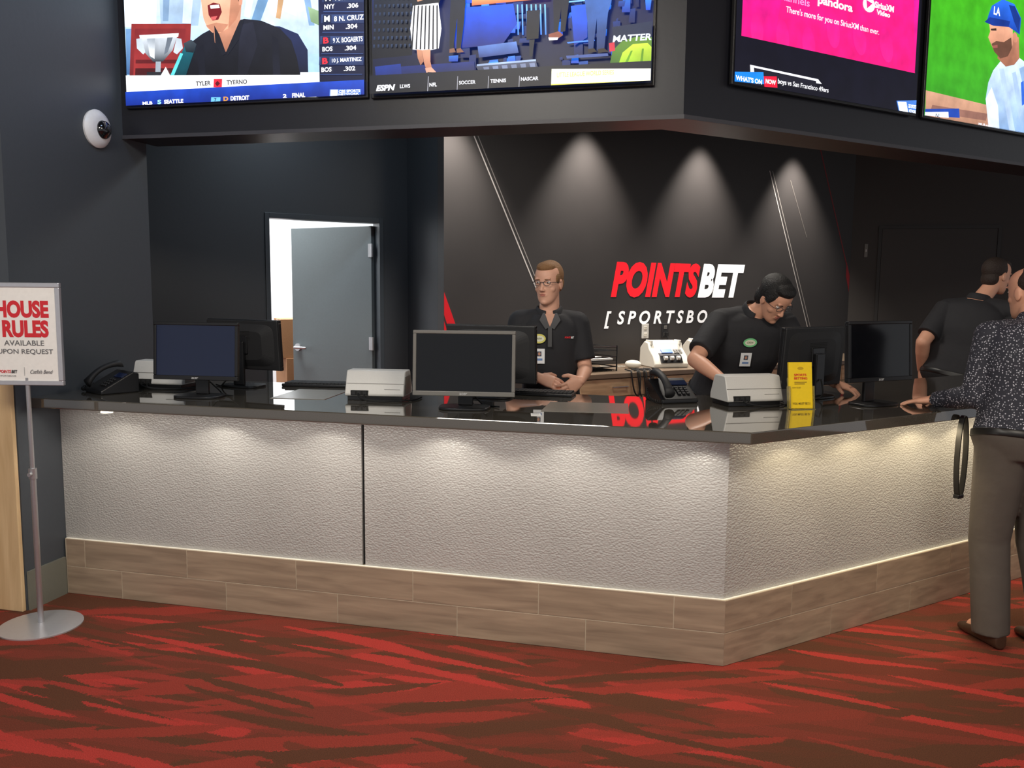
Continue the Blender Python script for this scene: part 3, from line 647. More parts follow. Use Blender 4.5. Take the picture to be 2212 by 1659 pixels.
def flatmat(name,pts,label,m,th=.002):
    cx_=sum(p[0] for p in pts)/4; cy_=sum(p[1] for p in pts)/4
    b=B(); b.slab([(p[0]-cx_,p[1]-cy_) for p in pts],0,th); o=b.make(name,m,loc=(cx_,cy_,1.0702)); tag(o,label,"mat",None); return o
flatmat("counter_mat",[(-.86,.14),(-.46,.20),(-.50,.52),(-.88,.46)],"thin grey writing mat lying on the glossy top",MATT)["group"]="writing mats"
flatmat("counter_mat",[(-2.26,.16),(-1.98,.2),(-2.02,.58),(-2.30,.54)],"thin grey writing mat near the white scanner",MATT)["group"]="writing mats"
b=B(); b.box(-.022,-.034,0,.022,.034,.0015); o=b.make("notice_card",PAPER,loc=(-.86,.03,1.0702),rz=14); tag(o,"small white notice card lying on the counter edge","card")
f=Flat(.0002); f.rect(-.016,-.006,.016,.024,(205,205,205)); f.make("print",PRINT,o,(0,0,.0016),(D2R(-90),0,0))

# hanging strap loop
r=root("hanging_strap","black strap looped over the counter front edge","strap",(*RW(1.34,-.20),1.03),45)
b=B(); path=[]
for i in range(41):
    a=math.pi*2*i/40; path.append(V((.034*math.sin(a),0,-.19+.20*math.cos(a))))
n=len(path)-1; vs=[]
for i in range(n):
    p=path[i]; d=(path[(i+1)%n]-path[i-1]).normalized(); nx=V((d.z,0,-d.x))
    vs.append((p,nx*.004,V((0,.015,0))))
b.loft(vs,8,4,closed=True); b.make("strap_band",mat("black_leather",(26,24,22),.5),r,smooth=True)
b=B(); b.box(-.022,-.015,-.395,.022,.015,-.375); b.make("buckle",BLK,r,bevel=.003)

# ---- back counter in the 45 degree frame
BZ=.90
def Rroot(name,label,cat,t,o,z,rz=0,group=None,scl=1,sz=None):
    x,y=RW(t,o); r=root(name,label,cat,(x,y,z),45+rz,group); r.scale=(scl,scl,sz or scl); return r
r=root("back_cabinet","wood-fronted back counter with dark top against the logo wall","cabinet",(0,0,0),45)
b=B(); b.box(1.53,3.26,BZ-.04,5.75,3.997,BZ); b.make("worktop",mat("brown_laminate_top",(110,94,78),.3),r,bevel=.003)
b=B(); b.box(1.55,3.30,.08,5.73,3.99,BZ-.04); b.make("body",CABWOOD,r)
for i in range(5):
    x0=1.56+i*.834; b=B(); b.box(x0,3.282,.70,x0+.824,3.30,BZ-.05); dr=b.make("drawer",CABWOOD,r,bevel=.002)
    b=B(); b.cyl((x0+.33,3.26,.78),(x0+.49,3.26,.78),.006); b.cyl((x0+.335,3.282,.78),(x0+.335,3.26,.78),.005); b.cyl((x0+.485,3.282,.78),(x0+.485,3.26,.78),.005); b.make("handle",SILV,dr,smooth=True)
    b=B(); b.box(x0,3.282,.1,x0+.824,3.30,.69); b.make("door",CABWOOD,r,bevel=.002)
def money_counter(t,o,label):
    r=Rroot("cash_counting_machine",label,"cash counter",t,o,BZ,-14,"cash counting machines",1.3,1.08)
    b=B(); b.prism([(-.12,0),(-.13,.03),(-.10,.10),(-.03,.16),(-.01,.21),(.05,.22),(.12,.16),(.13,0)],-.135,.135); b.make("housing",WHP2,r,bevel=.008,smooth=True)
    b=B(); b.prism([(-.14,.045),(-.105,.105),(-.07,.125),(-.06,.10),(-.11,.04)],-.085,.085); b.make("note_tray",BLK,r,bevel=.003)
    for k in(-.05,0,.05):
        b=B(); b.cyl((k-.012,-.125,.085),(k+.012,-.125,.085),.018); b.make("roller",WHP,r,smooth=True)
    T=Matrix.Translation((0,-.062,.137))@Matrix.Rotation(D2R(40),4,'X')
    b=B(); b.box(-.055,-.02,.0,.03,.022,.006,T); b.make("display",mat("blue_display",(70,110,190),.3,emit=.5),r)
    b=B(); 
    for i in range(3):
        for j in range(3): b.box(.045+i*.022,-.022+j*.016,0,.061+i*.022,-.011+j*.016,.006,T)
    b.make("keypad",GRYP,r)
    b=B(); b.box(-.11,.02,.19,.11,.028,.235,Matrix.Rotation(D2R(-12),4,'X')); b.box(-.12,-.03,.19,-.105,.06,.23); b.box(.105,-.03,.19,.12,.06,.23); b.make("hopper",WHP2,r,bevel=.004)
money_counter(2.74,3.60,"off-white cash counting machine with blue display"); money_counter(3.30,3.63,"off-white cash counting machine behind the leaning clerk")
r=Rroot("paper_tray","black wire letter tray holding white paper","tray",1.88,3.66,BZ,4,None,1.35,1.25)
b=B()
for z in(.0,.07,.14):
    b.tube([(-.13,-.16,z+.03),(.13,-.16,z+.03)],.004); b.tube([(-.13,.16,z+.03),(.13,.16,z+.03)],.004); b.tube([(-.13,-.16,z+.03),(-.13,.16,z+.03)],.004); b.tube([(.13,-.16,z+.03),(.13,.16,z+.03)],.004)
    for i in range(14): b.box(-.128+i*.0195,-.16,z+.003,-.124+i*.0195,.16,z+.007)
for x in(-.13,.13):
    for y in(-.16,.16): b.cyl((x,y,0),(x,y,.18),.005,n=8)
b.make("wire_frame",BLK,r)
b=B(); b.box(-.11,-.145,.077,.11,.145,.09); b.make("paper_stack",PAPER,r)
r=Rroot("computer_mouse","white computer mouse with cable on back counter","mouse",2.34,3.56,BZ,20,None,1.5)
b=B(); b.ell((0,0,.0262),(.032,.055,.026)); b.make("shell",WHP2,r,smooth='all')
b=B(); b.tube([(0,.05,.01),(.02,.12,.004),(-.06,.2,.004)],.003); b.make("cable",WHP2,r,smooth=True)
r=Rroot("cable_bundle","black power cables draped over back counter edge","cable",2.20,3.262,BZ)
b=B()
for k in range(4):
    x=-.12+k*.07; b.tube([(x+.06,.16,.012),(x+.03,.08,.012),(x,.0,.012),(x-.01,-.02,-.02),(x+.02,-.025,-.16-.03*k),(x+.07,-.025,-.20-.03*k),(x+.09,-.02,-.06),(x+.1,.02,.012),(x+.14,.14,.012)],.007)
b.make("cords",RUBB,r,smooth=True)
for t,pl in((2.834,False),(3.09,True)):
    r=Rroot("wall_outlet","white wall outlet plate above the back counter" if not pl else "black wall outlet with black plug and cord",'outlet',t,OFF-.001,1.21,0,"outlets on the logo wall",1.2)
    b=B(); b.box(-.036,-.006,-.06,.036,0,.06); b.make("plate",WHP if not pl else BLKM,r,bevel=.003)
    for z in(-.028,.028):
        b=B(); b.box(-.016,-.008,z-.014,.016,-.005,z+.014); s_=b.make("socket",WHP2 if not pl else GRYP,r,bevel=.002)
        for xx in(-.008,.005):
            b=B(); b.box(xx,-.0086,z-.004,xx+.003,-.0078,z+.006); b.make("slot",RUBB,s_)
    if pl:
        b=B(); b.box(-.014,-.035,-.045,.014,-.008,-.012); b.tube([(0,-.03,-.04),(.01,-.05,-.1),(.05,-.06,-.2)],.004); b.make("plug",RUBB,r,bevel=.002)
r=root("light_switch","small grey wall switch on dark wall","switch",(ex+.16,ey-.001,2.08)); 
b=B(); b.box(-.018,-.006,-.075,.018,0,.075); b.make("plate",GRYP,r,bevel=.002); b=B(); b.box(-.005,-.010,-.015,.005,-.005,.015); b.make("toggle",WHP,r,bevel=.001)

# cartons in storeroom
for i,(dx,dy,z,rz,h) in enumerate([(0,0,0,40,.44),(.01,.02,.44,44,.44),(-.01,0,.88,38,.40)]):
    r=root("cardboard_box","closed brown cardboard box stacked in the storeroom","box",(-4.38+dx,4.57+dy,z),rz,"cardboard boxes in the storeroom")
    b=B(); b.box(-.26,-.21,0,.26,.21,h-.002); b.make("carton",CARD,r,bevel=.003)
    b=B(); b.box(-.261,-.03,h-.12,.261,.03,h-.0015); b.make("tape",mat("packing_tape",(200,170,130),.3),r)
    f=Flat(); f.rect(-.12,.12,.12,.26,(215,200,180)); f.rect(-.1,.22,.06,.235,(90,70,50)); f.rect(-.1,.17,.02,.18,(90,70,50)); f.make("label",PRINT,r,(0,-.2105,0))

# dome camera
r=root("security_camera","white round dome security camera with dark lens on charcoal wall","camera",(-3.4,.385,2.47),0)
b=B(); prof=[(.0005,.100),(.012,.102),(.022,.094),(.034,.074),(.038,.058)]
b.loft([((x,0,0),V((0,rr,0)),V((0,0,rr))) for x,rr in prof],40); b.make("housing",mat("white_camera_plastic",(225,226,228),.35),r,smooth=True)
b=B(); b.ell((.036,.012,-.004),(.036,.05,.05)); b.make("dome",mat("smoked_dome",(14,16,20),.06,coat=.8),r,smooth='all')
b=B(); b.ell((.062,.02,.004),(.014,.02,.02)); b.make("lens",mat("lens_glass",(50,54,62),.05),r,smooth='all')

# ---- house rules sign stand
r=root("sign_stand","silver floor sign stand with red house rules notice","sign",(-3.19,-.40,0),14)
b=B(); b.loft([((0,0,0),V((.185,0,0)),V((0,.185,0))),((0,0,.006),V((.185,0,0)),V((0,.185,0))),((0,0,.012),V((.16,0,0)),V((0,.16,0))),((0,0,.016),V((.02,0,0)),V((0,.02,0)))],48); b.make("base",ALU,r,smooth=True)
b=B(); b.cyl((0,0,.014),(0,0,.75),.013); b.cyl((0,0,.74),(0,0,1.2),.010); b.make("pole",SILV,r,smooth=True)
b=B(); b.cyl((0,0,.72),(0,0,.77),.018); b.cyl((0,-.016,.745),(0,-.034,.745),.009); b.make("clamp",SILV,r,smooth=True)
w,z0,z1=.172,1.165,1.64
b=B(); b.box(-w,-.012,z0,w,.01,z0+.022); b.box(-w,-.012,z1-.022,w,.01,z1); b.box(-w,-.012,z0+.022,-w+.022,.01,z1-.022); b.box(w-.022,-.012,z0+.022,w,.01,z1-.022); b.make("frame",ALU,r,bevel=.003)
b=B(); b.box(-w+.02,-.007,z0+.02,w-.02,.008,z1-.02); b.make("poster",PAPER,r)
f=Flat()
f.text("HOUSE",-.128,1.478,.118,1.558,(210,40,50),.05); f.text("RULES",-.100,1.388,.114,1.468,(210,40,50),.05)
f.text("AVAILABLE",-.095,1.350,.090,1.374,(104,104,106),.01); f.text("UPON REQUEST",-.126,1.308,.130,1.334,(104,104,106),.01)
f.text("POINTS",-.125,1.222,-.07,1.236,(214,52,60),.03,.2); f.text("BET",-.068,1.222,-.04,1.236,(60,60,60),.03,.2); f.rect(-.008,1.21,-.006,1.25,(170,170,170)); f.text("Catfish Bend",.02,1.22,.125,1.238,(70,70,74),0,.4)
f.text("SPORTSBOOK",-.12,1.206,-.045,1.213,(120,120,120))
f.make("lettering",PRINT,r,(0,-.0075,0))

# ================================================================== PEOPLE
class Org(B):
    def build(s,name,m,vox,it=2,origin=V((0,0,0)),parent=None,post=None):
        bmesh.ops.recalc_face_normals(s.bm,faces=s.bm.faces)
        me=bpy.data.meshes.new("tmp"); s.bm.to_mesh(me); s.bm.free(); o=bpy.data.objects.new("tmp",me); col.objects.link(o)
        md=o.modifiers.new("r",'REMESH'); md.mode='VOXEL'; md.voxel_size=vox; md.use_smooth_shade=True
        ms=o.modifiers.new("s",'SMOOTH'); ms.iterations=it; ms.factor=.5
        dg=bpy.context.evaluated_depsgraph_get(); n=bpy.data.meshes.new_from_object(o.evaluated_get(dg)); bpy.data.objects.remove(o)
        if post:
            for v in n.vertices: v.co=post(v.co)
        for v in n.vertices: v.co=v.co-origin
        n.polygons.foreach_set("use_smooth",[True]*len(n.polygons)); n.materials.clear(); n.materials.append(m); n.name=name
        ob=bpy.data.objects.new(name,n); col.objects.link(ob)
        if parent: ob.parent=parent
        else: ob.location=origin
        return ob
def lerp(a,b,t): return V(a)+(V(b)-V(a))*t
def dense(rows,sub=4):
    out=[]; n=len(rows)
    for i in range(n-1):
        p0,p1,p2,p3=rows[max(i-1,0)],rows[i],rows[i+1],rows[min(i+2,n-1)]
        for k in range(sub):
            t=k/sub; out.append(tuple(.5*((2*b_)+(c_-a_)*t+(2*a_-5*b_+4*c_-d_)*t*t+(3*b_-a_-3*c_+d_)*t**3) for a_,b_,c_,d_ in zip(p0,p1,p2,p3)))
    out.append(rows[-1]); return out
def hand(o,W,d,n,w,curl,sz=1):
    W,d,n,w=V(W),V(d).normalized(),V(n).normalized(),V(w).normalized()
    n=(n-d*n.dot(d)).normalized(); s=1 if w.dot(d.cross(n))>0 else -1; w=d.cross(n)*s
    o.loft([(W+d*a*sz,w*b*sz,n*c*sz) for a,b,c in((-.01,.027,.020),(.02,.036,.020),(.06,.044,.017),(.088,.042,.013))],16,2.4)
    for i,(bl,off,L,sp) in enumerate(((.082,.031,.068,.12),(.086,.0105,.075,.03),(.083,-.0105,.070,-.05),(.076,-.031,.056,-.14))):
        p=W+d*bl*sz+w*off*sz; a=curl*.35; c=(d+w*sp).normalized(); r=.0098*sz
        for fr_,dr in((.46,.6),(.3,.55),(.24,.4)):
            dd=(c*math.cos(a)+n*math.sin(a)).normalized(); q_=p+dd*L*fr_*sz; o.cap(p,q_,r,r*.93,12); p=q_; r*=.93; a+=curl*dr
    p=W+d*.022*sz+w*.03*sz; dd=(d*.62+w*.7+n*.3).normalized(); q_=p+dd*.042*sz; o.cap(W+d*.015+w*.012,p,.018*sz,.015*sz,12); o.cap(p,q_,.0142*sz,.012*sz,12); dd=(d*.85+w*.3+n*.4).normalized(); o.cap(q_,q_+dd*.028*sz,.012*sz,.0095*sz,12)
HEADR=dense([(-.119,.054,.014,.014),(-.110,.047,.032,.032),(-.092,.034,.047,.053),(-.06,.016,.058,.073),(-.02,.004,.067,.088),(.02,-.002,.072,.094),(.055,-.006,.0735,.096),(.085,-.010,.065,.086),(.104,-.014,.048,.066),(.117,-.016,.022,.032)],4)
def headM(pos,fwd,pitch,roll=0):
    f_=V(fwd); f_.z=0; f_.normalize(); yaw=math.atan2(-f_.x,f_.y)
    return Matrix.Translation(V(pos))@Matrix.Rotation(yaw,4,'Z')@Matrix.Rotation(D2R(-pitch),4,'X')@Matrix.Rotation(D2R(roll),4,'Y')
def person(label,J,front,hm,shirt,pants,skin,hairm,hair,long=False,curl=(.6,.6),shoes=BLKM,group=None,belt=True,specs=False,heavy=1.0,legw=1.0,armw=1.0):
    J={k:V(v) for k,v in J.items()}
    org=V((J['hip'].x,J['hip'].y,0))
    sv=(J['shB']-J['shA']).normalized(); up=(J['neck']-J['hip']).normalized(); sv=(sv-up*sv.dot(up)).normalized()
    fv=sv.cross(up)*front; spine=(J['neck']-J['hip']).length
    hl=J['hip']-sv*.09; hr=J['hip']+sv*.09; hs=1+(heavy-1)*.5
    tors=dense([(-.16,.13,.10),(0,.165*heavy,.118*heavy),(.2,.158*heavy,.118*heavy),(.4,.155*heavy,.115*heavy),(.6,.168*heavy,.122*heavy),(.78,.182*hs,.118*hs),(.9,.155*hs,.098*hs),(.98,.09,.075),(1.03,.058,.06)],4)
    def torso(o,inf,lo=-1,hi=2,extra=0):
        o.loft([(J['hip']+up*spine*k,sv*(w+inf+extra),fv*(dd+inf)) for k,w,dd in tors if lo<=k<=hi],32,2.3)
    # body
    o=Org(); torso(o,0)
    nb=J['neck']; hp=hm@V((0,-.012,-.06))
    o.cap(nb-up*.03,hp,.062,.054)
    for S_,E,W in(('shA','elA','wrA'),('shB','elB','wrB')):
        o.cap(lerp(nb,J[S_],.25)-up*.035,J[S_],.058,.056); o.cap(J[S_],J[E],.054*armw,.041*armw); o.cap(J[E],lerp(J[E],J[W],.35),.042*armw,.041*armw); o.cap(lerp(J[E],J[W],.35),J[W],.041*armw,.028)
    for h_,K,A in((hl,'knA','anA'),(hr,'knB','anB')):
        o.cap(h_,J[K],.088,.058); o.cap(J[K],lerp(J[K],J[A],.35),.056,.055); o.cap(lerp(J[K],J[A],.35),J[A],.055,.038); o.cap(J[A],J[A]+J['toe']*.12-V((0,0,.045)),.035,.03)
    R3=hm.to_3x3()
    o.loft([(hm@V((0,yc,z)),R3@V((hw,0,0)),R3@V((0,hd,0))) for z,yc,hw,hd in HEADR],40,2.15)
    o.cap(hm@V((0,.084,.014)),hm@V((0,.106,-.028)),.0065,.010); o.ell((.010,.096,-.032),(.0075,.010,.007),hm); o.ell((-.010,.096,-.032),(.0075,.010,.007),hm)
    for s_ in(-1,1):
        o.ell((s_*.075,-.006,-.008),(.007,.019,.031),hm); o.ell((s_*.029,.083,.033),(.022,.008,.005),hm); o.ell((s_*.040,.050,-.028),(.022,.024,.022),hm)
    o.ell((0,.082,-.060),(.026,.011,.016),hm); o.ell((0,.074,-.100),(.023,.018,.017),hm)
    hand(o,J['wrA'],J['hdA'],J['pnA'],J['thA'],curl[0]); hand(o,J['wrB'],J['hdB'],J['pnB'],J['thB'],curl[1])
    inv=hm.inverted()
    def post(c):
        l=inv@c
        if abs(l.x)<.06 and l.y>.04 and abs(l.z)<.06:
            for s_ in(-1,1):
                d_=(V((l.x,0,l.z))-V((s_*.031,0,.012))).length
                if d_<.020: l.y-=.008*(1-(d_/.020)**2)
            return hm@l
        return c
    body=o.build("person",skin,.0038,3,org,None,post)
    tag(body,label,"person",group)
    # shirt
    o=Org(); torso(o,.016,-.1 if not belt else -.02,.99)
    for S_,E,W in(('shA','elA','wrA'),('shB','elB','wrB')):
        o.cap(lerp(nb,J[S_],.22)-up*.035,J[S_],.070,.072)
        if long:
            o.cap(J[S_],J[E],.070,.056); o.cap(J[E],lerp(J[E],J[W],.4),.056,.052); o.cyl(lerp(J[E],J[W],.3),lerp(J[E],J[W],.97),.052,.038)
        else:
            e=lerp(J[S_],J[E],.80); o.cyl(J[S_],e,.074*armw,.070*armw)
    sh=o.build("shirt",shirt,.0075,3,org,body)
    # collar: folded band around the neck, open at the front
    c=nb+up*.016+fv*.004; b=B(); rg=[]
    for i in range(29):
        a=-math.pi*.90+math.pi*1.8*i/28; dirv=sv*math.sin(a)-fv*math.cos(a); rr=.074
        p=c+dirv*rr+fv*.004-up*(.018*max(0,-math.cos(a)))*1.6
        rg.append((p-org,(up*.024+dirv*-.008),dirv*.006))
    b.loft(rg,10,3); b.make("collar",shirt,body,smooth='all')
    # trousers
    o=Org(); torso(o,.02,-.2,.06)
    for h_,K,A in((hl,'knA','anA'),(hr,'knB','anB')):
        o.cap(h_,J[K],.104*legw,.078*legw); o.cap(J[K],lerp(J[K],J[A],.5),.078*legw,.074*legw); o.cyl(lerp(J[K],J[A],.4),J[A]+V((0,0,-.035)),.076*legw,.072*legw)
    o.build("trousers",pants,.0085,3,org,body)
    b=B(); c=J['hip']+up*spine*.045
    rg=[]
    for i in range(36):
        a=2*math.pi*i/36; ca,sa=math.cos(a),math.sin(a); q_=2/2.3
        dv=sv*math.copysign(abs(ca)**q_,ca)*(.165*heavy+.023)+fv*math.copysign(abs(sa)**q_,sa)*(.118*heavy+.023)
        rg.append((c+dv-org,up*.017,dv.normalized()*.003))
    b.loft(rg,8,4,closed=True); b.make("belt",mat("black_belt",(20,18,17),.4),body,smooth=True)
    for A,s_ in(('anA',0),('anB',1)):
        o=Org(); a=J[A]; t=J['toe']; sd=V((t.y,-t.x,0))
        g=V((a.x,a.y,0))
        o.loft([(g-t*.075+V((0,0,.04)),sd*.028,V((0,0,.038))),(g-t*.03+V((0,0,.05)),sd*.038,V((0,0,.048))),(g+t*.06+V((0,0,.038)),sd*.042,V((0,0,.036))),(g+t*.13+V((0,0,.028)),sd*.047,V((0,0,.026))),(g+t*.19+V((0,0,.02)),sd*.034,V((0,0,.018))),(g+t*.205+V((0,0,.018)),sd*.015,V((0,0,.012)))],20,2.6)
        o.cap(g+V((0,0,.06)),g+V((0,0,.10)),.045,.043)
        o.build("shoe",shoes,.006,2,org,body)
    # hair, eyes, mouth
    o=Org()
    for cc,rr in hair: o.ell(cc,rr,hm)
    o.build("hair",hairm,.0042,1,org,body)
    T=Matrix.Translation(-org)@hm
    for s_ in(-1,1):
        b=B(); b.sm=True; b.ell((s_*.031,.075,.011),(.0125,.0115,.0064),T); b.mi=1; b.ell((s_*.031,.0840,.011),(.0048,.0032,.0046),T); b.make("eye",[mat("eye_white",(215,205,198),.2),mat("eye_iris",(52,40,32),.2)],body)
        b=B(); b.cap(T@V((s_*.018,.0905,.029)),T@V((s_*.045,.082,.034)),.0028,.002,8); b.make("eyebrow",hairm,body,smooth='all')
    b=B(); b.ell((0,.0918,-.0535),(.0195,.0048,.0028),T); b.ell((0,.0908,-.0615),(.016,.0052,.0036),T); b.make("mouth",mat("lips",(184,112,98),.5),body,smooth='all')
    if specs:
        b=B()
        for s_ in(-1,1):
            pts=[T@V((s_*.032+.021*math.cos(a),.098,.010+.014*math.sin(a))) for a in [2*math.pi*i/16 for i in range(17)]]
            b.tube(pts,.0017,6,2); b.tube([T@V((s_*.053,.097,.014)),T@V((s_*.077,.06,.012)),T@V((s_*.080,0,.008))],.0017,6,3)
        b.tube([T@V((-.012,.098,.012)),T@V((0,.101,.015)),T@V((.012,.098,.012))],.0017,6,3); b.make("glasses",mat("grey_glasses_frame",(90,90,96),.25,.6),body,smooth=True)
    return body,sh,sv,up,fv,J,org
def chest(P_,a,h,fl,name,wt=1.5,lift=.010):
    # rest a flat badge on the shirt front: a sideways, h along the spine
    body,sh,sv,up,fv,J,org=P_
    me=sh.data; bv=BVHTree.FromPolygons([v.co for v in me.vertices],[p.vertices for p in me.polygons])
    p=J['hip']+up*h+sv*a-org; hit,n,_,_=bv.ray_cast(p+fv*.6,-fv)
    if hit is None: hit=p+fv*.14; n=fv
    if n.dot(fv)<0: n=-n
    n=(n+fv*wt).normalized()
    yv=-n; xv=yv.cross(V((0,0,1))).normalized(); zv=xv.cross(yv).normalized()
    M3=Matrix((xv,yv,zv)).transposed()
    o=fl.make(name,PRINT,body,hit+n*lift); o.rotation_euler=M3.to_euler(); return o

a_=V((.97,.243,0)); f_=V((.243,-.97,0))   # across / toward the hall, for the clerk
POLO=mat("black_polo_cloth",(36,36,40),.8,0,.6,11,.12)
SLAX=mat("black_trousers",(20,20,22),.85,0,.2,22)
SK1=mat("skin_light",(226,172,146),.5,0,.04,90,.05); SK2=mat("skin_tan",(216,160,132),.5,0,.04,90,.05)
HR1=mat("brown_hair",(140,102,66),.7,0,.6,160,.3); HR2=mat("black_hair",(18,16,16),.6,0,.6,160,.3); HR3=mat("dark_brown_hair",(44,32,26),.65,0,.6,160,.3)
def badges(P_,ov,a1,a2,h1,h2,skin=None,hc=None):
    f=Flat(.0006); f.oval(0,0,.041,.029,(40,60,40)); f.oval(0,0,.039,.027,ov); f.oval(0,0,.030,.017,(238,240,214)); f.text("CREW",-.018,-.005,.018,.006,(90,80,30),.01); chest(P_,a1,h1,f,"name_badge")
    f=Flat(.0006); f.rect(-.031,-.048,.031,.038,(246,248,250)); f.rect(-.012,-.006,.012,.022,(70,80,100)); f.oval(0,.008,.007,.010,(205,150,124)); f.rect(-.018,-.03,.018,-.018,(120,150,200)); chest(P_,a1,h2,f,"identity_card")
    if a2 is not None:
        f=Flat(.0006); f.text("POINTS",-.030,-.005,.004,.006,(230,30,40),.03,.2); f.text("BET",.006,-.005,.024,.006,(240,240,240),.03,.2); chest(P_,a2,h1,f,"shirt_logo")
    if skin:
        f=Flat(.001); f.poly([(-.034,.040),(0,-.034),(.034,.040)],skin); c1,c2=(34,34,38),(60,60,66)
        f.poly([(-.040,.046),(-.030,.046),(-.002,-.034),(-.024,-.050),(-.060,.004)],c1,c2); f.poly([(.040,.046),(.060,.004),(.024,-.050),(.002,-.034),(.030,.046)],c1,c2)
        f.rect(-.011,-.15,.011,-.034,(30,30,34),(40,40,44)); chest(P_,0,hc,f,"open_collar",.6,.014)

# clerk standing in the middle
c=V((-1.05,1.22,0))
def P1(a,f,z): return c+a_*a+f_*f+V((0,0,z))
J=dict(hip=P1(.02,-.02,.95),neck=P1(.0,0,1.495),shA=P1(-.165,0,1.435),shB=P1(.165,0,1.43),elA=P1(-.21,.05,1.16),elB=P1(.215,.04,1.165),
 wrA=P1(-.06,.25,1.135),wrB=P1(.17,.27,1.125),hdA=a_*.85+f_*.25+V((0,0,-.25)),hdB=-a_*.75+f_*.35+V((0,0,-.45)),pnA=V((0,0,-.6))-f_*.6,pnB=V((0,0,.2))-f_*1,thA=f_*.4+V((0,0,1)),thB=V((0,0,1))+f_*.2,
 knA=P1(-.1,.02,.5),knB=P1(.12,.02,.5),anA=P1(-.11,-.02,.09),anB=P1(.13,-.02,.09),toe=f_)
hm=headM(P1(-.005,.035,1.662),f_*.90-a_*.44,6)
P_=person("person in black polo and glasses with badge, standing with hands together",J,1,hm,POLO,SLAX,SK1,HR1,[((0,-.020,.044),(.0775,.103,.088)),((0,-.05,-.0),(.072,.062,.07)),((0,.030,.094),(.056,.056,.034)),((.066,.02,.03),(.010,.026,.03)),((-.066,.02,.03),(.010,.026,.03))],curl=(.7,.8),specs=True,heavy=.97)
badges(P_,(226,216,112),-.065,.11,.405,.310,(206,152,126),.50)

# clerk leaning over the wing
J=dict(hip=(-.04,1.64,.98),neck=(.115,1.44,1.515),shA=(-.075,1.41,1.455),shB=(.275,1.51,1.45),elA=(-.205,1.18,1.245),elB=(.39,1.47,1.24),
 wrA=(-.05,.99,1.155),wrB=(.555,1.32,1.125),hdA=(.6,-.6,-.25),hdB=(.8,-.35,-.25),pnA=(0,0,-1),pnB=(0,0,-1),thA=(.7,.7,0),thB=(-.35,-.93,0),
 knA=(-.12,1.62,.52),knB=(.08,1.68,.52),anA=(-.14,1.66,.09),anB=(.07,1.74,.09),toe=V((.5,-.866,0)))
hm=headM((.215,1.345,1.585),(.62,-.78,0),42,0)
P_=person("person in black polo with dark hair, leaning down over the counter",J,1,hm,POLO,SLAX,SK2,HR2,[((0,-.022,.045),(.087,.108,.090)),((0,-.06,-.025),(.076,.062,.078)),((0,.032,.095),(.062,.058,.034)),((.07,.02,.03),(.011,.028,.034)),((-.07,.02,.03),(.011,.028,.034))],curl=(.5,.5),specs=True,heavy=1.26,armw=1.06)
badges(P_,(130,215,150),-.03,None,.46,.365)

# clerk at the far side, back turned
J=dict(hip=(1.57,3.05,1.0),neck=(1.70,3.10,1.575),shA=(1.51,3.14,1.51),shB=(1.90,2.99,1.50),elA=(1.33,2.99,1.27),elB=(2.08,3.08,1.26),
 wrA=(1.36,3.14,1.06),wrB=(1.98,3.28,1.12),hdA=(0.05,.2,-1),hdB=(-.3,.8,-.3),pnA=(.9,0,0),pnB=(0,0,-1),thA=(.2,.9,0),thB=(-.9,0,0),
 knA=(1.48,3.08,.54),knB=(1.68,3.0,.54),anA=(1.48,3.02,.09),anB=(1.70,2.95,.09),toe=V((.37,.93,0)))
hm=headM((1.82,3.15,1.745),(.85,.52,0),12)
person("person in black short-sleeved shirt with back turned, short dark hair",J,-1,hm,POLO,SLAX,SK2,HR3,[((0,-.024,.042),(.0785,.104,.088)),((0,-.055,-.03),(.066,.052,.06)),((0,.03,.094),(.056,.056,.032))],curl=(.7,.5),heavy=1.32,armw=1.15)

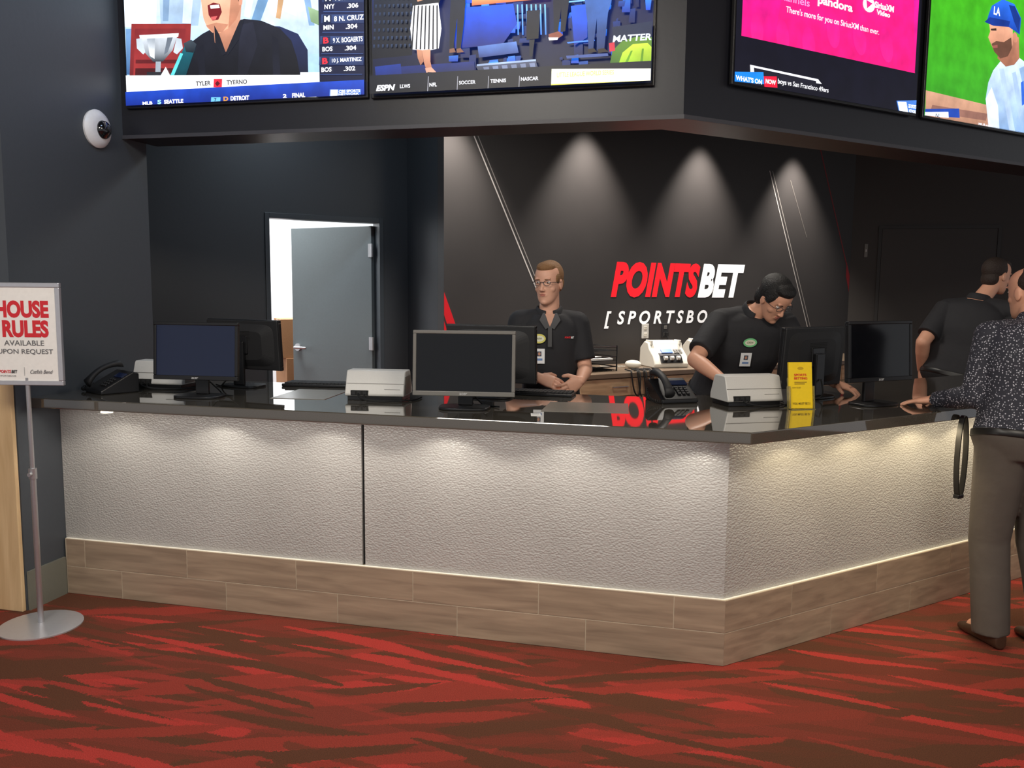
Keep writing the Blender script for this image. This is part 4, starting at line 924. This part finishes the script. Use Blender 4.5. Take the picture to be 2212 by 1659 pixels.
# customer at the counter front
DOTS=dots_mat(); GPANT=mat("grey_brown_trousers",(84,77,70),.85,0,.5,12,.12); BRSH=mat("brown_leather",(66,46,34),.35)
sh_=V((-.06,-.02,0))
J=dict(hip=(1.34,.60,.95),neck=(1.40,.74,1.50),shA=(1.205,.70,1.435),shB=(1.56,.82,1.43),elA=(1.14,.66,1.155),elB=(1.72,.80,1.16),
 wrB=(1.62,.98,1.14),knA=(1.24,.62,.50),knB=(1.45,.66,.50),anA=(1.27,.60,.09),anB=(1.52,.60,.09))
J={k:V(v)+sh_ for k,v in J.items()}
J.update(dict(wrA=(.955,.83,1.112),hdA=(-.85,.5,-.16),hdB=(-.6,.7,-.1),pnA=(0,0,-1),pnB=(0,0,-1),thA=(.5,.85,0),thB=(-.7,-.6,0),toe=V((-.38,.925,0))))
hm=headM((1.325,.79,1.635),(-.5,.86,0),6)
person("person in dark dotted long-sleeved shirt and grey trousers, hand on counter",J,-1,hm,DOTS,GPANT,SK2,HR3,[((0,-.03,.045),(.0765,.098,.078))],long=True,curl=(.25,.4),shoes=BRSH,heavy=1.18,legw=1.12)

# ================================================================== LIGHT
def area(name,loc,size,energy,c,target):
    l=bpy.data.lights.new(name,'AREA'); l.size=size; l.energy=energy; l.color=c
    o=bpy.data.objects.new(name,l); o.location=loc; col.objects.link(o); o.rotation_euler=(V(target)-V(loc)).to_track_quat('-Z','Y').to_euler()
area("hall_light",(-1.8,-3.2,3.85),1.6,190,(1,.93,.83),(-1.4,-.8,0))
area("hall_light",(1.6,-2.6,3.85),1.4,145,(1,.89,.76),(1.0,-.6,0))
area("wall_glow_fill",(-2.2,-.5,3.85),.6,14,(.50,.70,1),(-3.4,.1,2.6))  # unseen fill added for the bluish glow on the left wall
area("storeroom_light",(*RW(-.6,6.0),CH-.05),1.0,200,(.97,.99,1),(*RW(-.6,6.0),0))
area("aisle_fill",(*RW(1.4,1.9),CH-.02),.5,42,(1,.92,.82),(*RW(1.4,1.5),0))  # unseen fill added to light the clerks
area("aisle_fill",(-2.8,2.2,CH-.02),.4,22,(.72,.86,1),(-3.1,2.7,0))  # unseen bluish fill added for the pool of light near the door
for t in(.675,2.07,3.494,4.838):
    x,y=RW(t,OFF-.25); spot("wall_washer",(x,y,3.344),400,74,.85,(1,.92,.84),.04,(x,y,0))
w=bpy.data.worlds.new("w"); sc.world=w; w.use_nodes=True; w.node_tree.nodes["Background"].inputs[0].default_value=(.95,.96,1,1); w.node_tree.nodes["Background"].inputs[1].default_value=.43

# ================================================================== CAMERA
k=bpy.data.cameras.new("camera"); k.sensor_width=36; k.lens=1860/2212*36
o=bpy.data.objects.new("camera",k); o.location=(-.036,-3.721,1.65); o.rotation_euler=(D2R(83.436),D2R(-.534),D2R(14.063)); col.objects.link(o); sc.camera=o
k.clip_start=.05
